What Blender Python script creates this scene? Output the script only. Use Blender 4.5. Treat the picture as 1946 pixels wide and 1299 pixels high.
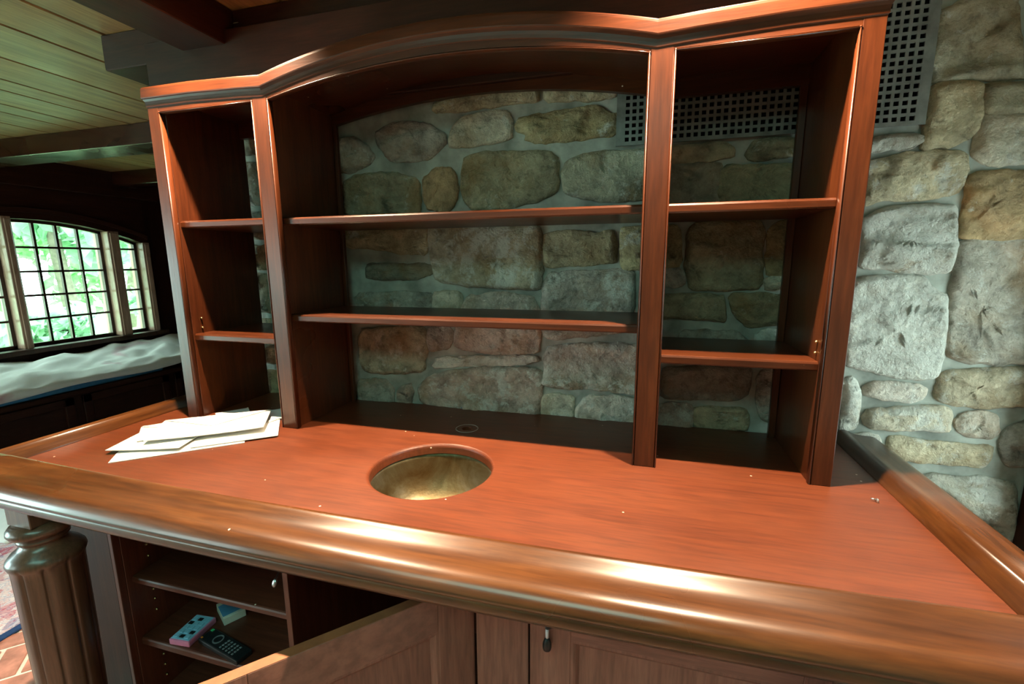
import bpy, bmesh, math, random
from mathutils import Vector, Matrix, noise

# ---------------------------------------------------------------- camera, world, sun, daylight, exposure
SC = bpy.context.scene
COL = SC.collection
for o in list(bpy.data.objects):
    bpy.data.objects.remove(o, do_unlink=True)
R = math.radians

cam_d = bpy.data.cameras.new('camera')
cam = bpy.data.objects.new('camera', cam_d)
COL.objects.link(cam)
SC.camera = cam
cam_d.sensor_width = 36.0
cam_d.lens = 16.18
cam_d.clip_start = 0.02
_yaw, _pitch, _roll = R(15.745), R(-10.008), R(-0.38)
_f = Vector((-math.sin(_yaw) * math.cos(_pitch), math.cos(_yaw) * math.cos(_pitch), math.sin(_pitch)))
_r = Vector((math.cos(_yaw), math.sin(_yaw), 0.0))
_u = _r.cross(_f)
_r2 = _r * math.cos(_roll) + _u * math.sin(_roll)
_u2 = -_r * math.sin(_roll) + _u * math.cos(_roll)
_m = Matrix((_r2, _u2, -_f)).transposed().to_4x4()
_m.translation = Vector((0.5634, -1.25, 1.6243))
cam.matrix_world = _m

world = bpy.data.worlds.new('sky')
SC.world = world
world.use_nodes = True
_bg = world.node_tree.nodes['Background']
_bg.inputs[0].default_value = (0.74, 0.95, 0.90, 1)
_bg.inputs[1].default_value = 10.5

def light(name, kind, loc, energy, color, direction=(0, 0, -1), **kw):
    d = bpy.data.lights.new(name, kind)
    d.energy = energy
    d.color = color
    for k, v in kw.items():
        setattr(d, k, v)
    o = bpy.data.objects.new(name, d)
    o.location = loc
    o.rotation_euler = Vector(direction).to_track_quat('-Z', 'Y').to_euler()
    COL.objects.link(o)
    return o

light('sun', 'SUN', (0, 12, 14), 13.0, (1.0, 0.97, 0.88), (0, -0.75, -1), angle=0.01)
DAY = (0.55, 0.95, 1.0)
# daylight through the window in the right wall and the glazed door at the left; added fill lamp under the ceiling
light('daylight_right_window', 'AREA', (1.93, -0.12, 1.22), 6.0, DAY, (-1, 0.0, 0), shape='RECTANGLE', size=0.6, size_y=0.95)
light('daylight_glazed_door', 'AREA', (-5.3, -2.3, 1.0), 130.0, DAY, (1, 0.0, 0), shape='RECTANGLE', size=1.9, size_y=1.9)
light('added_ceiling_fill', 'AREA', (-0.1, -2.1, 2.56), 29.0, (0.42, 1.0, 0.84), (0, 0, -1), shape='RECTANGLE', size=1.8, size_y=0.8)

SC.view_settings.view_transform = 'Standard'
SC.view_settings.look = 'None'
SC.view_settings.gamma = 1.0
SC.view_settings.use_curve_mapping = False
SC.view_settings.exposure = 0.0
SC.cycles.use_denoising = True
SC.cycles.max_bounces = 8
SC.cycles.sample_clamp_indirect = 8.0

Z0 = 1.06          # bar top surface
rnd = random.Random(7)
LAMP_Y, LAMP_W = -.14, 390.0

# ---------------------------------------------------------------- helpers
WL = {}

def thing(name, loc, label=None, cat=None, group=None, kind=None):
    o = bpy.data.objects.new(name, None)
    COL.objects.link(o)
    o.location = loc
    o.empty_display_size = 0.05
    WL[o] = Vector(loc)
    tag(o, label, cat, group, kind)
    return o

def tag(o, label=None, cat=None, group=None, kind=None):
    if label: o['label'] = label
    if cat: o['category'] = cat
    if group: o['group'] = group
    if kind: o['kind'] = kind
    return o

def link(name, me, loc, parent=None):
    o = bpy.data.objects.new(name, me)
    COL.objects.link(o)
    loc = Vector(loc)
    WL[o] = loc
    if parent is not None:
        o.parent = parent
        o.location = loc - WL[parent]
    else:
        o.location = loc
    return o

def mk(name, vf, mat, parent=None, smooth=False, origin=None):
    """one mesh object from world-space verts and faces; origin at the middle of its base"""
    vs, fs = vf
    xs = [v[0] for v in vs]; ys = [v[1] for v in vs]; zs = [v[2] for v in vs]
    c = Vector(origin) if origin else Vector(((min(xs) + max(xs)) / 2, (min(ys) + max(ys)) / 2, min(zs)))
    me = bpy.data.meshes.new(name)
    me.from_pydata([(v[0] - c[0], v[1] - c[1], v[2] - c[2]) for v in vs], [], fs)
    bm = bmesh.new(); bm.from_mesh(me)
    bmesh.ops.recalc_face_normals(bm, faces=bm.faces)
    bm.to_mesh(me); bm.free()
    me.materials.append(mat)
    if smooth:
        me.polygons.foreach_set('use_smooth', [True] * len(me.polygons))
    return link(name, me, c, parent)

def join(*parts):
    V, F = [], []
    for v, f in parts:
        n = len(V)
        V += list(v)
        F += [tuple(i + n for i in q) for q in f]
    return V, F

def box(x0, x1, y0, y1, z0, z1, bev=0.0, seg=1):
    bm = bmesh.new()
    bmesh.ops.create_cube(bm, size=1.0)
    for v in bm.verts:
        v.co = Vector((x0 + (v.co.x + .5) * (x1 - x0), y0 + (v.co.y + .5) * (y1 - y0), z0 + (v.co.z + .5) * (z1 - z0)))
    if bev > 0:
        bmesh.ops.bevel(bm, geom=list(bm.edges), offset=bev, segments=seg, affect='EDGES', profile=.5)
    bm.verts.index_update()
    r = [tuple(v.co) for v in bm.verts], [tuple(v.index for v in f.verts) for f in bm.faces]
    bm.free()
    return r

def xf(vf, fn):
    return [fn(v) for v in vf[0]], vf[1]

def sweep(rings, closed=True, caps=True):
    """rings: list of rings of the same number of points"""
    V, F = [], []
    n = len(rings[0])
    for r_ in rings: V += [tuple(p) for p in r_]
    for i in range(len(rings) - 1):
        for j in range(n if closed else n - 1):
            k = (j + 1) % n
            F.append((i * n + j, i * n + k, (i + 1) * n + k, (i + 1) * n + j))
    if caps:
        F.append(tuple(range(n)))
        F.append(tuple((len(rings) - 1) * n + j for j in range(n)))
    return V, F

def lathe(cx, cy, prof, n=32, flute=None):
    rings = []
    for (r_, z) in prof:
        ring = []
        for k in range(n):
            a = 2 * math.pi * k / n
            rr = r_ * (flute(a, z) if flute else 1.0)
            ring.append((cx + rr * math.cos(a), cy + rr * math.sin(a), z))
        rings.append(ring)
    return sweep(rings)

def poly_prism_y(pts, y0, y1):
    """polygon in (x, z) pushed from y0 to y1"""
    n = len(pts)
    V = [(p[0], y0, p[1]) for p in pts] + [(p[0], y1, p[1]) for p in pts]
    F = [tuple(range(n)), tuple(range(2 * n - 1, n - 1, -1))]
    for i in range(n):
        k = (i + 1) % n
        F.append((i, k, n + k, n + i))
    return V, F

def strip_prism_y(xs, lo, hi, y0, y1):
    """strip between lower curve lo(x) and upper curve hi(x), thickness y0..y1"""
    rings = []
    for x in xs:
        rings.append([(x, y0, lo(x)), (x, y0, hi(x)), (x, y1, hi(x)), (x, y1, lo(x))])
    return sweep(rings)

# ---------------------------------------------------------------- materials
def newmat(name):
    m = bpy.data.materials.new(name)
    m.use_nodes = True
    nt = m.node_tree
    return m, nt, nt.nodes['Principled BSDF']

def N(nt, t, **kw):
    n = nt.nodes.new(t)
    for k, v in kw.items():
        setattr(n, k, v)
    return n

def ramp(nt, stops, src):
    r_ = N(nt, 'ShaderNodeValToRGB')
    e = r_.color_ramp.elements
    while len(e) < len(stops): e.new(0.5)
    for el, (p, c) in zip(e, stops):
        el.position = p
        el.color = (*c, 1) if len(c) == 3 else c
    nt.links.new(src, r_.inputs[0])
    return r_

def coords(nt, scale, rand=True):
    tc = N(nt, 'ShaderNodeTexCoord')
    mp = N(nt, 'ShaderNodeMapping')
    mp.inputs['Scale'].default_value = scale
    if rand:
        oi = N(nt, 'ShaderNodeObjectInfo')
        mul = N(nt, 'ShaderNodeMath', operation='MULTIPLY'); mul.inputs[1].default_value = 37.0
        nt.links.new(oi.outputs['Random'], mul.inputs[0])
        ad = N(nt, 'ShaderNodeVectorMath', operation='ADD')
        nt.links.new(tc.outputs['Object'], ad.inputs[0])
        nt.links.new(mul.outputs[0], ad.inputs[1])
        nt.links.new(ad.outputs[0], mp.inputs['Vector'])
    else:
        nt.links.new(tc.outputs['Object'], mp.inputs['Vector'])
    return mp.outputs[0], tc

def noise_tex(nt, vec, scale, detail=5, rough=.55, dist=0.0):
    n = N(nt, 'ShaderNodeTexNoise')
    n.inputs['Scale'].default_value = scale
    n.inputs['Detail'].default_value = detail
    n.inputs['Roughness'].default_value = rough
    n.inputs['Distortion'].default_value = dist
    nt.links.new(vec, n.inputs['Vector'])
    return n

def mixc(nt, fac, a, b, blend='MIX'):
    m = N(nt, 'ShaderNodeMix', data_type='RGBA', blend_type=blend)
    for sock, val in ((m.inputs['Factor'], fac), (m.inputs[6], a), (m.inputs[7], b)):
        if hasattr(val, 'links') or hasattr(val, 'is_linked'):
            nt.links.new(val, sock)
        elif isinstance(val, (int, float)):
            sock.default_value = val
        else:
            sock.default_value = (*val, 1)
    return m.outputs[2]

def wood(name, axis, c0, c1, c2, rough=.32, coat=.2, bump=.06, specks=0.0, grain=1.0, coat_r=.18, spec=.5):
    m, nt, p = newmat(name)
    al, ac = 1.1 * grain, 15.0 * grain
    sc = [ac, ac, ac]; sc['xyz'.index(axis)] = al
    vec, tc = coords(nt, sc)
    n1 = noise_tex(nt, vec, 1.6, 6, .6, .7)
    n2 = noise_tex(nt, vec, 9.0, 4, .6, .2)
    plain, _ = coords(nt, (1, 1, 1))
    n3 = noise_tex(nt, plain, 2.2, 3, .5)
    r1 = ramp(nt, [(.25, c0), (.5, c1), (.78, c2)], n1.outputs[0])
    r2 = ramp(nt, [(.35, (.74, .74, .74)), (.62, (1.08, 1.08, 1.08))], n2.outputs[0])
    r3 = ramp(nt, [(.3, (.82, .82, .82)), (.7, (1.1, 1.1, 1.1))], n3.outputs[0])
    c = mixc(nt, 1.0, r1.outputs[0], r2.outputs[0], 'MULTIPLY')
    c = mixc(nt, .8, c, r3.outputs[0], 'MULTIPLY')
    if specks > 0:
        vo = N(nt, 'ShaderNodeTexVoronoi')
        vo.inputs['Scale'].default_value = 22.0
        nt.links.new(plain, vo.inputs['Vector'])
        sm = N(nt, 'ShaderNodeSeparateColor')
        nt.links.new(vo.outputs['Color'], sm.inputs[0])
        lt = N(nt, 'ShaderNodeMath', operation='LESS_THAN'); lt.inputs[1].default_value = specks
        nt.links.new(sm.outputs[0], lt.inputs[0])
        ds = N(nt, 'ShaderNodeMath', operation='LESS_THAN'); ds.inputs[1].default_value = .055
        nt.links.new(vo.outputs['Distance'], ds.inputs[0])
        mu = N(nt, 'ShaderNodeMath', operation='MULTIPLY')
        nt.links.new(lt.outputs[0], mu.inputs[0]); nt.links.new(ds.outputs[0], mu.inputs[1])
        c = mixc(nt, mu.outputs[0], c, (.66, .52, .40))
    nt.links.new(c, p.inputs['Base Color'])
    rr = ramp(nt, [(.3, (rough * .8,) * 3), (.7, (rough * 1.25,) * 3)], n3.outputs[0])
    nt.links.new(rr.outputs[0], p.inputs['Roughness'])
    p.inputs['Coat Weight'].default_value = coat
    p.inputs['Coat Roughness'].default_value = coat_r
    p.inputs['Specular IOR Level'].default_value = spec
    b = N(nt, 'ShaderNodeBump'); b.inputs['Strength'].default_value = bump; b.inputs['Distance'].default_value = .004
    nt.links.new(n2.outputs[0], b.inputs['Height'])
    nt.links.new(b.outputs[0], p.inputs['Normal'])
    return m

def plain(name, color, rough=.5, metal=0.0, nscale=0, namp=.15, bump=0, spec=.5, coat=0):
    m, nt, p = newmat(name)
    p.inputs['Roughness'].default_value = rough
    p.inputs['Metallic'].default_value = metal
    p.inputs['Specular IOR Level'].default_value = spec
    p.inputs['Coat Weight'].default_value = coat
    vec, _ = coords(nt, (1, 1, 1))
    n = noise_tex(nt, vec, nscale or 30, 4)
    lo = tuple(max(0, c * (1 - namp)) for c in color); hi = tuple(c * (1 + namp) for c in color)
    r_ = ramp(nt, [(.3, lo), (.7, hi)], n.outputs[0])
    nt.links.new(r_.outputs[0], p.inputs['Base Color'])
    if bump:
        b = N(nt, 'ShaderNodeBump'); b.inputs['Strength'].default_value = bump; b.inputs['Distance'].default_value = .01
        nt.links.new(n.outputs[0], b.inputs['Height']); nt.links.new(b.outputs[0], p.inputs['Normal'])
    return m

CH = ((.040, .0092, .0027), (.066, .0152, .0042), (.093, .0235, .0065))
cherry = {a: wood('cherry_wood_' + a, a, *CH, rough=.33, coat=.10, specks=.10, coat_r=.2, spec=.35) for a in 'xyz'}
cherry_top = wood('cherry_bar_panel', 'x', (.098, .0195, .0053), (.120, .0250, .0067), (.138, .0315, .0085), rough=.42, coat=.22, specks=.2, bump=.03, coat_r=.3)
RL = ((.034, .010, .0027), (.088, .028, .0072), (.155, .057, .015))
rail_x = wood('mahogany_rail_x', 'x', *RL, rough=.30, coat=.35, specks=.12, coat_r=.12, bump=.025)
rail_y = wood('mahogany_rail_y', 'y', *RL, rough=.30, coat=.35, specks=.12, coat_r=.12, bump=.025)
BR = ((.175, .068, .050), (.24, .100, .074), (.32, .140, .105))
brown = {a: wood('brown_cabinet_wood_' + a, a, *BR, rough=.42, coat=.1, specks=.03) for a in 'xyz'}
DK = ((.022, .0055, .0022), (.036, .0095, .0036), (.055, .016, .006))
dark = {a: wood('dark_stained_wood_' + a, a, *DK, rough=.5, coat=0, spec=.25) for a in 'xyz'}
beam_x = wood('glossy_dark_beam', 'x', *DK, rough=.25, coat=.4, coat_r=.2)
ceil_wood = wood('pale_oak_ceiling_board', 'y', (.15, .075, .026), (.30, .17, .062), (.42, .26, .10), rough=.45, coat=.05, bump=.1, grain=.7)
brass = plain('brass', (.75, .55, .25), .3, 1.0, 60, .1)
steel = plain('brushed_steel', (.6, .62, .65), .3, 1.0, 80, .12)
blackp = plain('black_plastic', (.012, .014, .016), .35, 0, 60, .2)
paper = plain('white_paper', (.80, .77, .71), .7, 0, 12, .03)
paper_shade = plain('white_paper_in_shade', (.74, .77, .80), .7, 0, 12, .03)  # copy of the white paper with bluish shade put into its colour
cloth = None

def stone_mat():
    m, nt, p = newmat('field_stone')
    vec, tc = coords(nt, (1, 1, 1))
    oi = N(nt, 'ShaderNodeObjectInfo')
    n1 = noise_tex(nt, vec, 12, 10, .72, .25)
    n2 = noise_tex(nt, vec, 5, 7, .62, .3)
    n3 = noise_tex(nt, vec, 34, 5, .6)
    n4 = noise_tex(nt, vec, 13, 9, .72, .3)
    v1 = ramp(nt, [(.30, (.38, .38, .38)), (.5, (.98, .98, .98)), (.70, (1.5, 1.5, 1.5))], n1.outputs[0])
    cb = mixc(nt, .28, oi.outputs['Color'], (.37, .345, .30))
    c = mixc(nt, 1.0, cb, v1.outputs[0], 'MULTIPLY')
    c = mixc(nt, 1.0, c, (1.18, 1.18, 1.15), 'MULTIPLY')
    och = ramp(nt, [(.5, (0, 0, 0)), (.68, (1, 1, 1))], n2.outputs[0])
    hf = N(nt, 'ShaderNodeMath', operation='MULTIPLY'); hf.inputs[1].default_value = .55
    nt.links.new(och.outputs[0], hf.inputs[0])
    c = mixc(nt, hf.outputs[0], c, (.30, .165, .055))
    # pale lichen and lime smears, amount from the object's alpha
    su = N(nt, 'ShaderNodeMath', operation='MULTIPLY_ADD'); su.inputs[1].default_value = .32; su.inputs[2].default_value = -.16
    nt.links.new(oi.outputs['Alpha'], su.inputs[0])
    ad = N(nt, 'ShaderNodeMath', operation='ADD')
    nt.links.new(n4.outputs[0], ad.inputs[0]); nt.links.new(su.outputs[0], ad.inputs[1])
    wl = ramp(nt, [(.50, (0, 0, 0)), (.58, (1, 1, 1))], ad.outputs[0])
    wf = N(nt, 'ShaderNodeMath', operation='MULTIPLY'); wf.inputs[1].default_value = .75
    nt.links.new(wl.outputs[0], wf.inputs[0])
    c = mixc(nt, wf.outputs[0], c, (.62, .60, .54))
    dk = ramp(nt, [(.24, (.35, .35, .35)), (.42, (1, 1, 1))], n3.outputs[0])
    c = mixc(nt, .8, c, dk.outputs[0], 'MULTIPLY')
    nt.links.new(c, p.inputs['Base Color'])
    p.inputs['Roughness'].default_value = .85
    p.inputs['Specular IOR Level'].default_value = .25
    hs = N(nt, 'ShaderNodeMath', operation='ADD')
    nt.links.new(n1.outputs[0], hs.inputs[0]); nt.links.new(n3.outputs[0], hs.inputs[1])
    b = N(nt, 'ShaderNodeBump'); b.inputs['Strength'].default_value = 1.0; b.inputs['Distance'].default_value = .02
    nt.links.new(hs.outputs[0], b.inputs['Height']); nt.links.new(b.outputs[0], p.inputs['Normal'])
    return m
stone = stone_mat()
mortar = plain('grey_mortar', (.29, .295, .26), .9, 0, 9, .45, .9, .2)
zinc = plain('grey_cast_grille', (.17, .17, .155), .55, .3, 25, .3, .3)
black = plain('hole_shade_black', (.004, .004, .004), .9, 0, 10, .1, 0, .0)

def sink_mat():
    m, nt, p = newmat('hammered_bronze_basin')
    vec, _ = coords(nt, (1, 1, 1))
    n1 = noise_tex(nt, vec, 7, 6, .65, .6); n2 = noise_tex(nt, vec, 60, 3)
    r_ = ramp(nt, [(.3, (.10, .055, .016)), (.5, (.16, .125, .065)), (.72, (.26, .25, .19))], n1.outputs[0])
    nt.links.new(r_.outputs[0], p.inputs['Base Color'])
    p.inputs['Metallic'].default_value = .85
    p.inputs['Roughness'].default_value = .5
    b = N(nt, 'ShaderNodeBump'); b.inputs['Strength'].default_value = .25; b.inputs['Distance'].default_value = .004
    nt.links.new(n2.outputs[0], b.inputs['Height']); nt.links.new(b.outputs[0], p.inputs['Normal'])
    return m
bronze = sink_mat()

def glass_mat():
    m = bpy.data.materials.new('window_glass'); m.use_nodes = True
    nt = m.node_tree; nt.nodes.clear()
    out = N(nt, 'ShaderNodeOutputMaterial'); mx = N(nt, 'ShaderNodeMixShader')
    tr = N(nt, 'ShaderNodeBsdfTransparent'); gl = N(nt, 'ShaderNodeBsdfGlossy')
    tr.inputs[0].default_value = (.93, .98, .95, 1)
    gl.inputs['Roughness'].default_value = .02
    mx.inputs[0].default_value = .05
    nt.links.new(tr.outputs[0], mx.inputs[1]); nt.links.new(gl.outputs[0], mx.inputs[2])
    nt.links.new(mx.outputs[0], out.inputs[0])
    return m
glass = glass_mat()

# ---------------------------------------------------------------- the setting
HC = 2.58      # underside of the ceiling boards
def brick_floor_mat():
    m, nt, p = newmat('brick_floor_far')
    vec, _ = coords(nt, (1, 1, 1), False)
    mp = N(nt, 'ShaderNodeMapping'); mp.inputs['Rotation'].default_value = (0, 0, R(45))
    nt.links.new(vec, mp.inputs['Vector'])
    bt = N(nt, 'ShaderNodeTexBrick')
    bt.inputs['Color1'].default_value = (.40, .15, .10, 1); bt.inputs['Color2'].default_value = (.32, .12, .09, 1)
    bt.inputs['Mortar'].default_value = (.62, .62, .6, 1)
    bt.inputs['Scale'].default_value = 1.0; bt.inputs['Brick Width'].default_value = .2; bt.inputs['Row Height'].default_value = .1
    bt.inputs['Mortar Size'].default_value = .006
    nt.links.new(mp.outputs[0], bt.inputs['Vector'])
    nt.links.new(bt.outputs['Color'], p.inputs['Base Color'])
    p.inputs['Roughness'].default_value = .6
    return m
floor = mk('floor', box(-5.3, 1.9, -4.2, 3.6, -.10, -.006), brick_floor_mat(), origin=(0, 0, -.1))
tag(floor, kind='structure')
grout = plain('pale_grout', (.82, .84, .82), .8, 0, 30, .1)
brickm = plain('red_floor_brick', (.55, .25, .20), .55, 0, 18, .3, .2)
bed = mk('grout_bed', box(-2.40, -1.22, -.80, .16, -.006, -.002), grout, floor)
bw = .1
b_me = None
O = Vector((-1.93, -.12, 0)); ud = Vector((.7071, -.7071, 0)); vd = Vector((-.7071, -.7071, 0))
def brick_mesh(lx, ly):
    vf = box(.008, lx - .008, .008, ly - .008, -.004, .004, .002)
    me = bpy.data.meshes.new('brick')
    me.from_pydata(vf[0], [], vf[1]); me.materials.append(brickm)
    return me
bh, bv = brick_mesh(.2, .1), brick_mesh(.1, .2)
for gx in range(-14, 15):
    for gy in range(-14, 15):
        t = (gx - gy) % 4
        if t == 0: me, cx, cy = bh, 1.0, .5
        elif t == 3: me, cx, cy = bv, .5, 1.0
        else: continue
        c = O + ud * bw * (gx + cx) + vd * bw * (gy + cy)
        if not (-2.30 < c.x < -1.33 and -.70 < c.y < .07): continue
        o = bpy.data.objects.new('brick', me); COL.objects.link(o)
        w = O + ud * bw * gx + vd * bw * gy
        o.parent = floor
        o.matrix_local = Matrix.Translation(w - WL[floor]) @ Matrix(((ud.x, vd.x, 0, 0), (ud.y, vd.y, 0, 0), (0, 0, 1, 0), (0, 0, 0, 1)))

# stone wall behind the bar
def wall_grid(x0, x1, z0, z1, y, step, yb):
    nx = int((x1 - x0) / step); nz = int((z1 - z0) / step)
    V, F = [], []
    for i in range(nx + 1):
        for j in range(nz + 1):
            x = x0 + (x1 - x0) * i / nx; z = z0 + (z1 - z0) * j / nz
            d = noise.noise(Vector((x * 9, 3.1, z * 9))) * .005 + noise.noise(Vector((x * 30, 7.1, z * 30))) * .002
            V.append((x, y + d, z))
    for i in range(nx):
        for j in range(nz):
            a = i * (nz + 1) + j
            F.append((a, a + 1, a + nz + 2, a + nz + 1))
    return join((V, F), box(x0, x1, y + .012, yb, z0, z1))
WX0, WX1 = -1.12, 1.70
wall = mk('wall_back', wall_grid(WX0, WX1, 0, HC, .372, .025, .72), mortar, smooth=False, origin=(0, .55, 0))
tag(wall, kind='structure')

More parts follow.
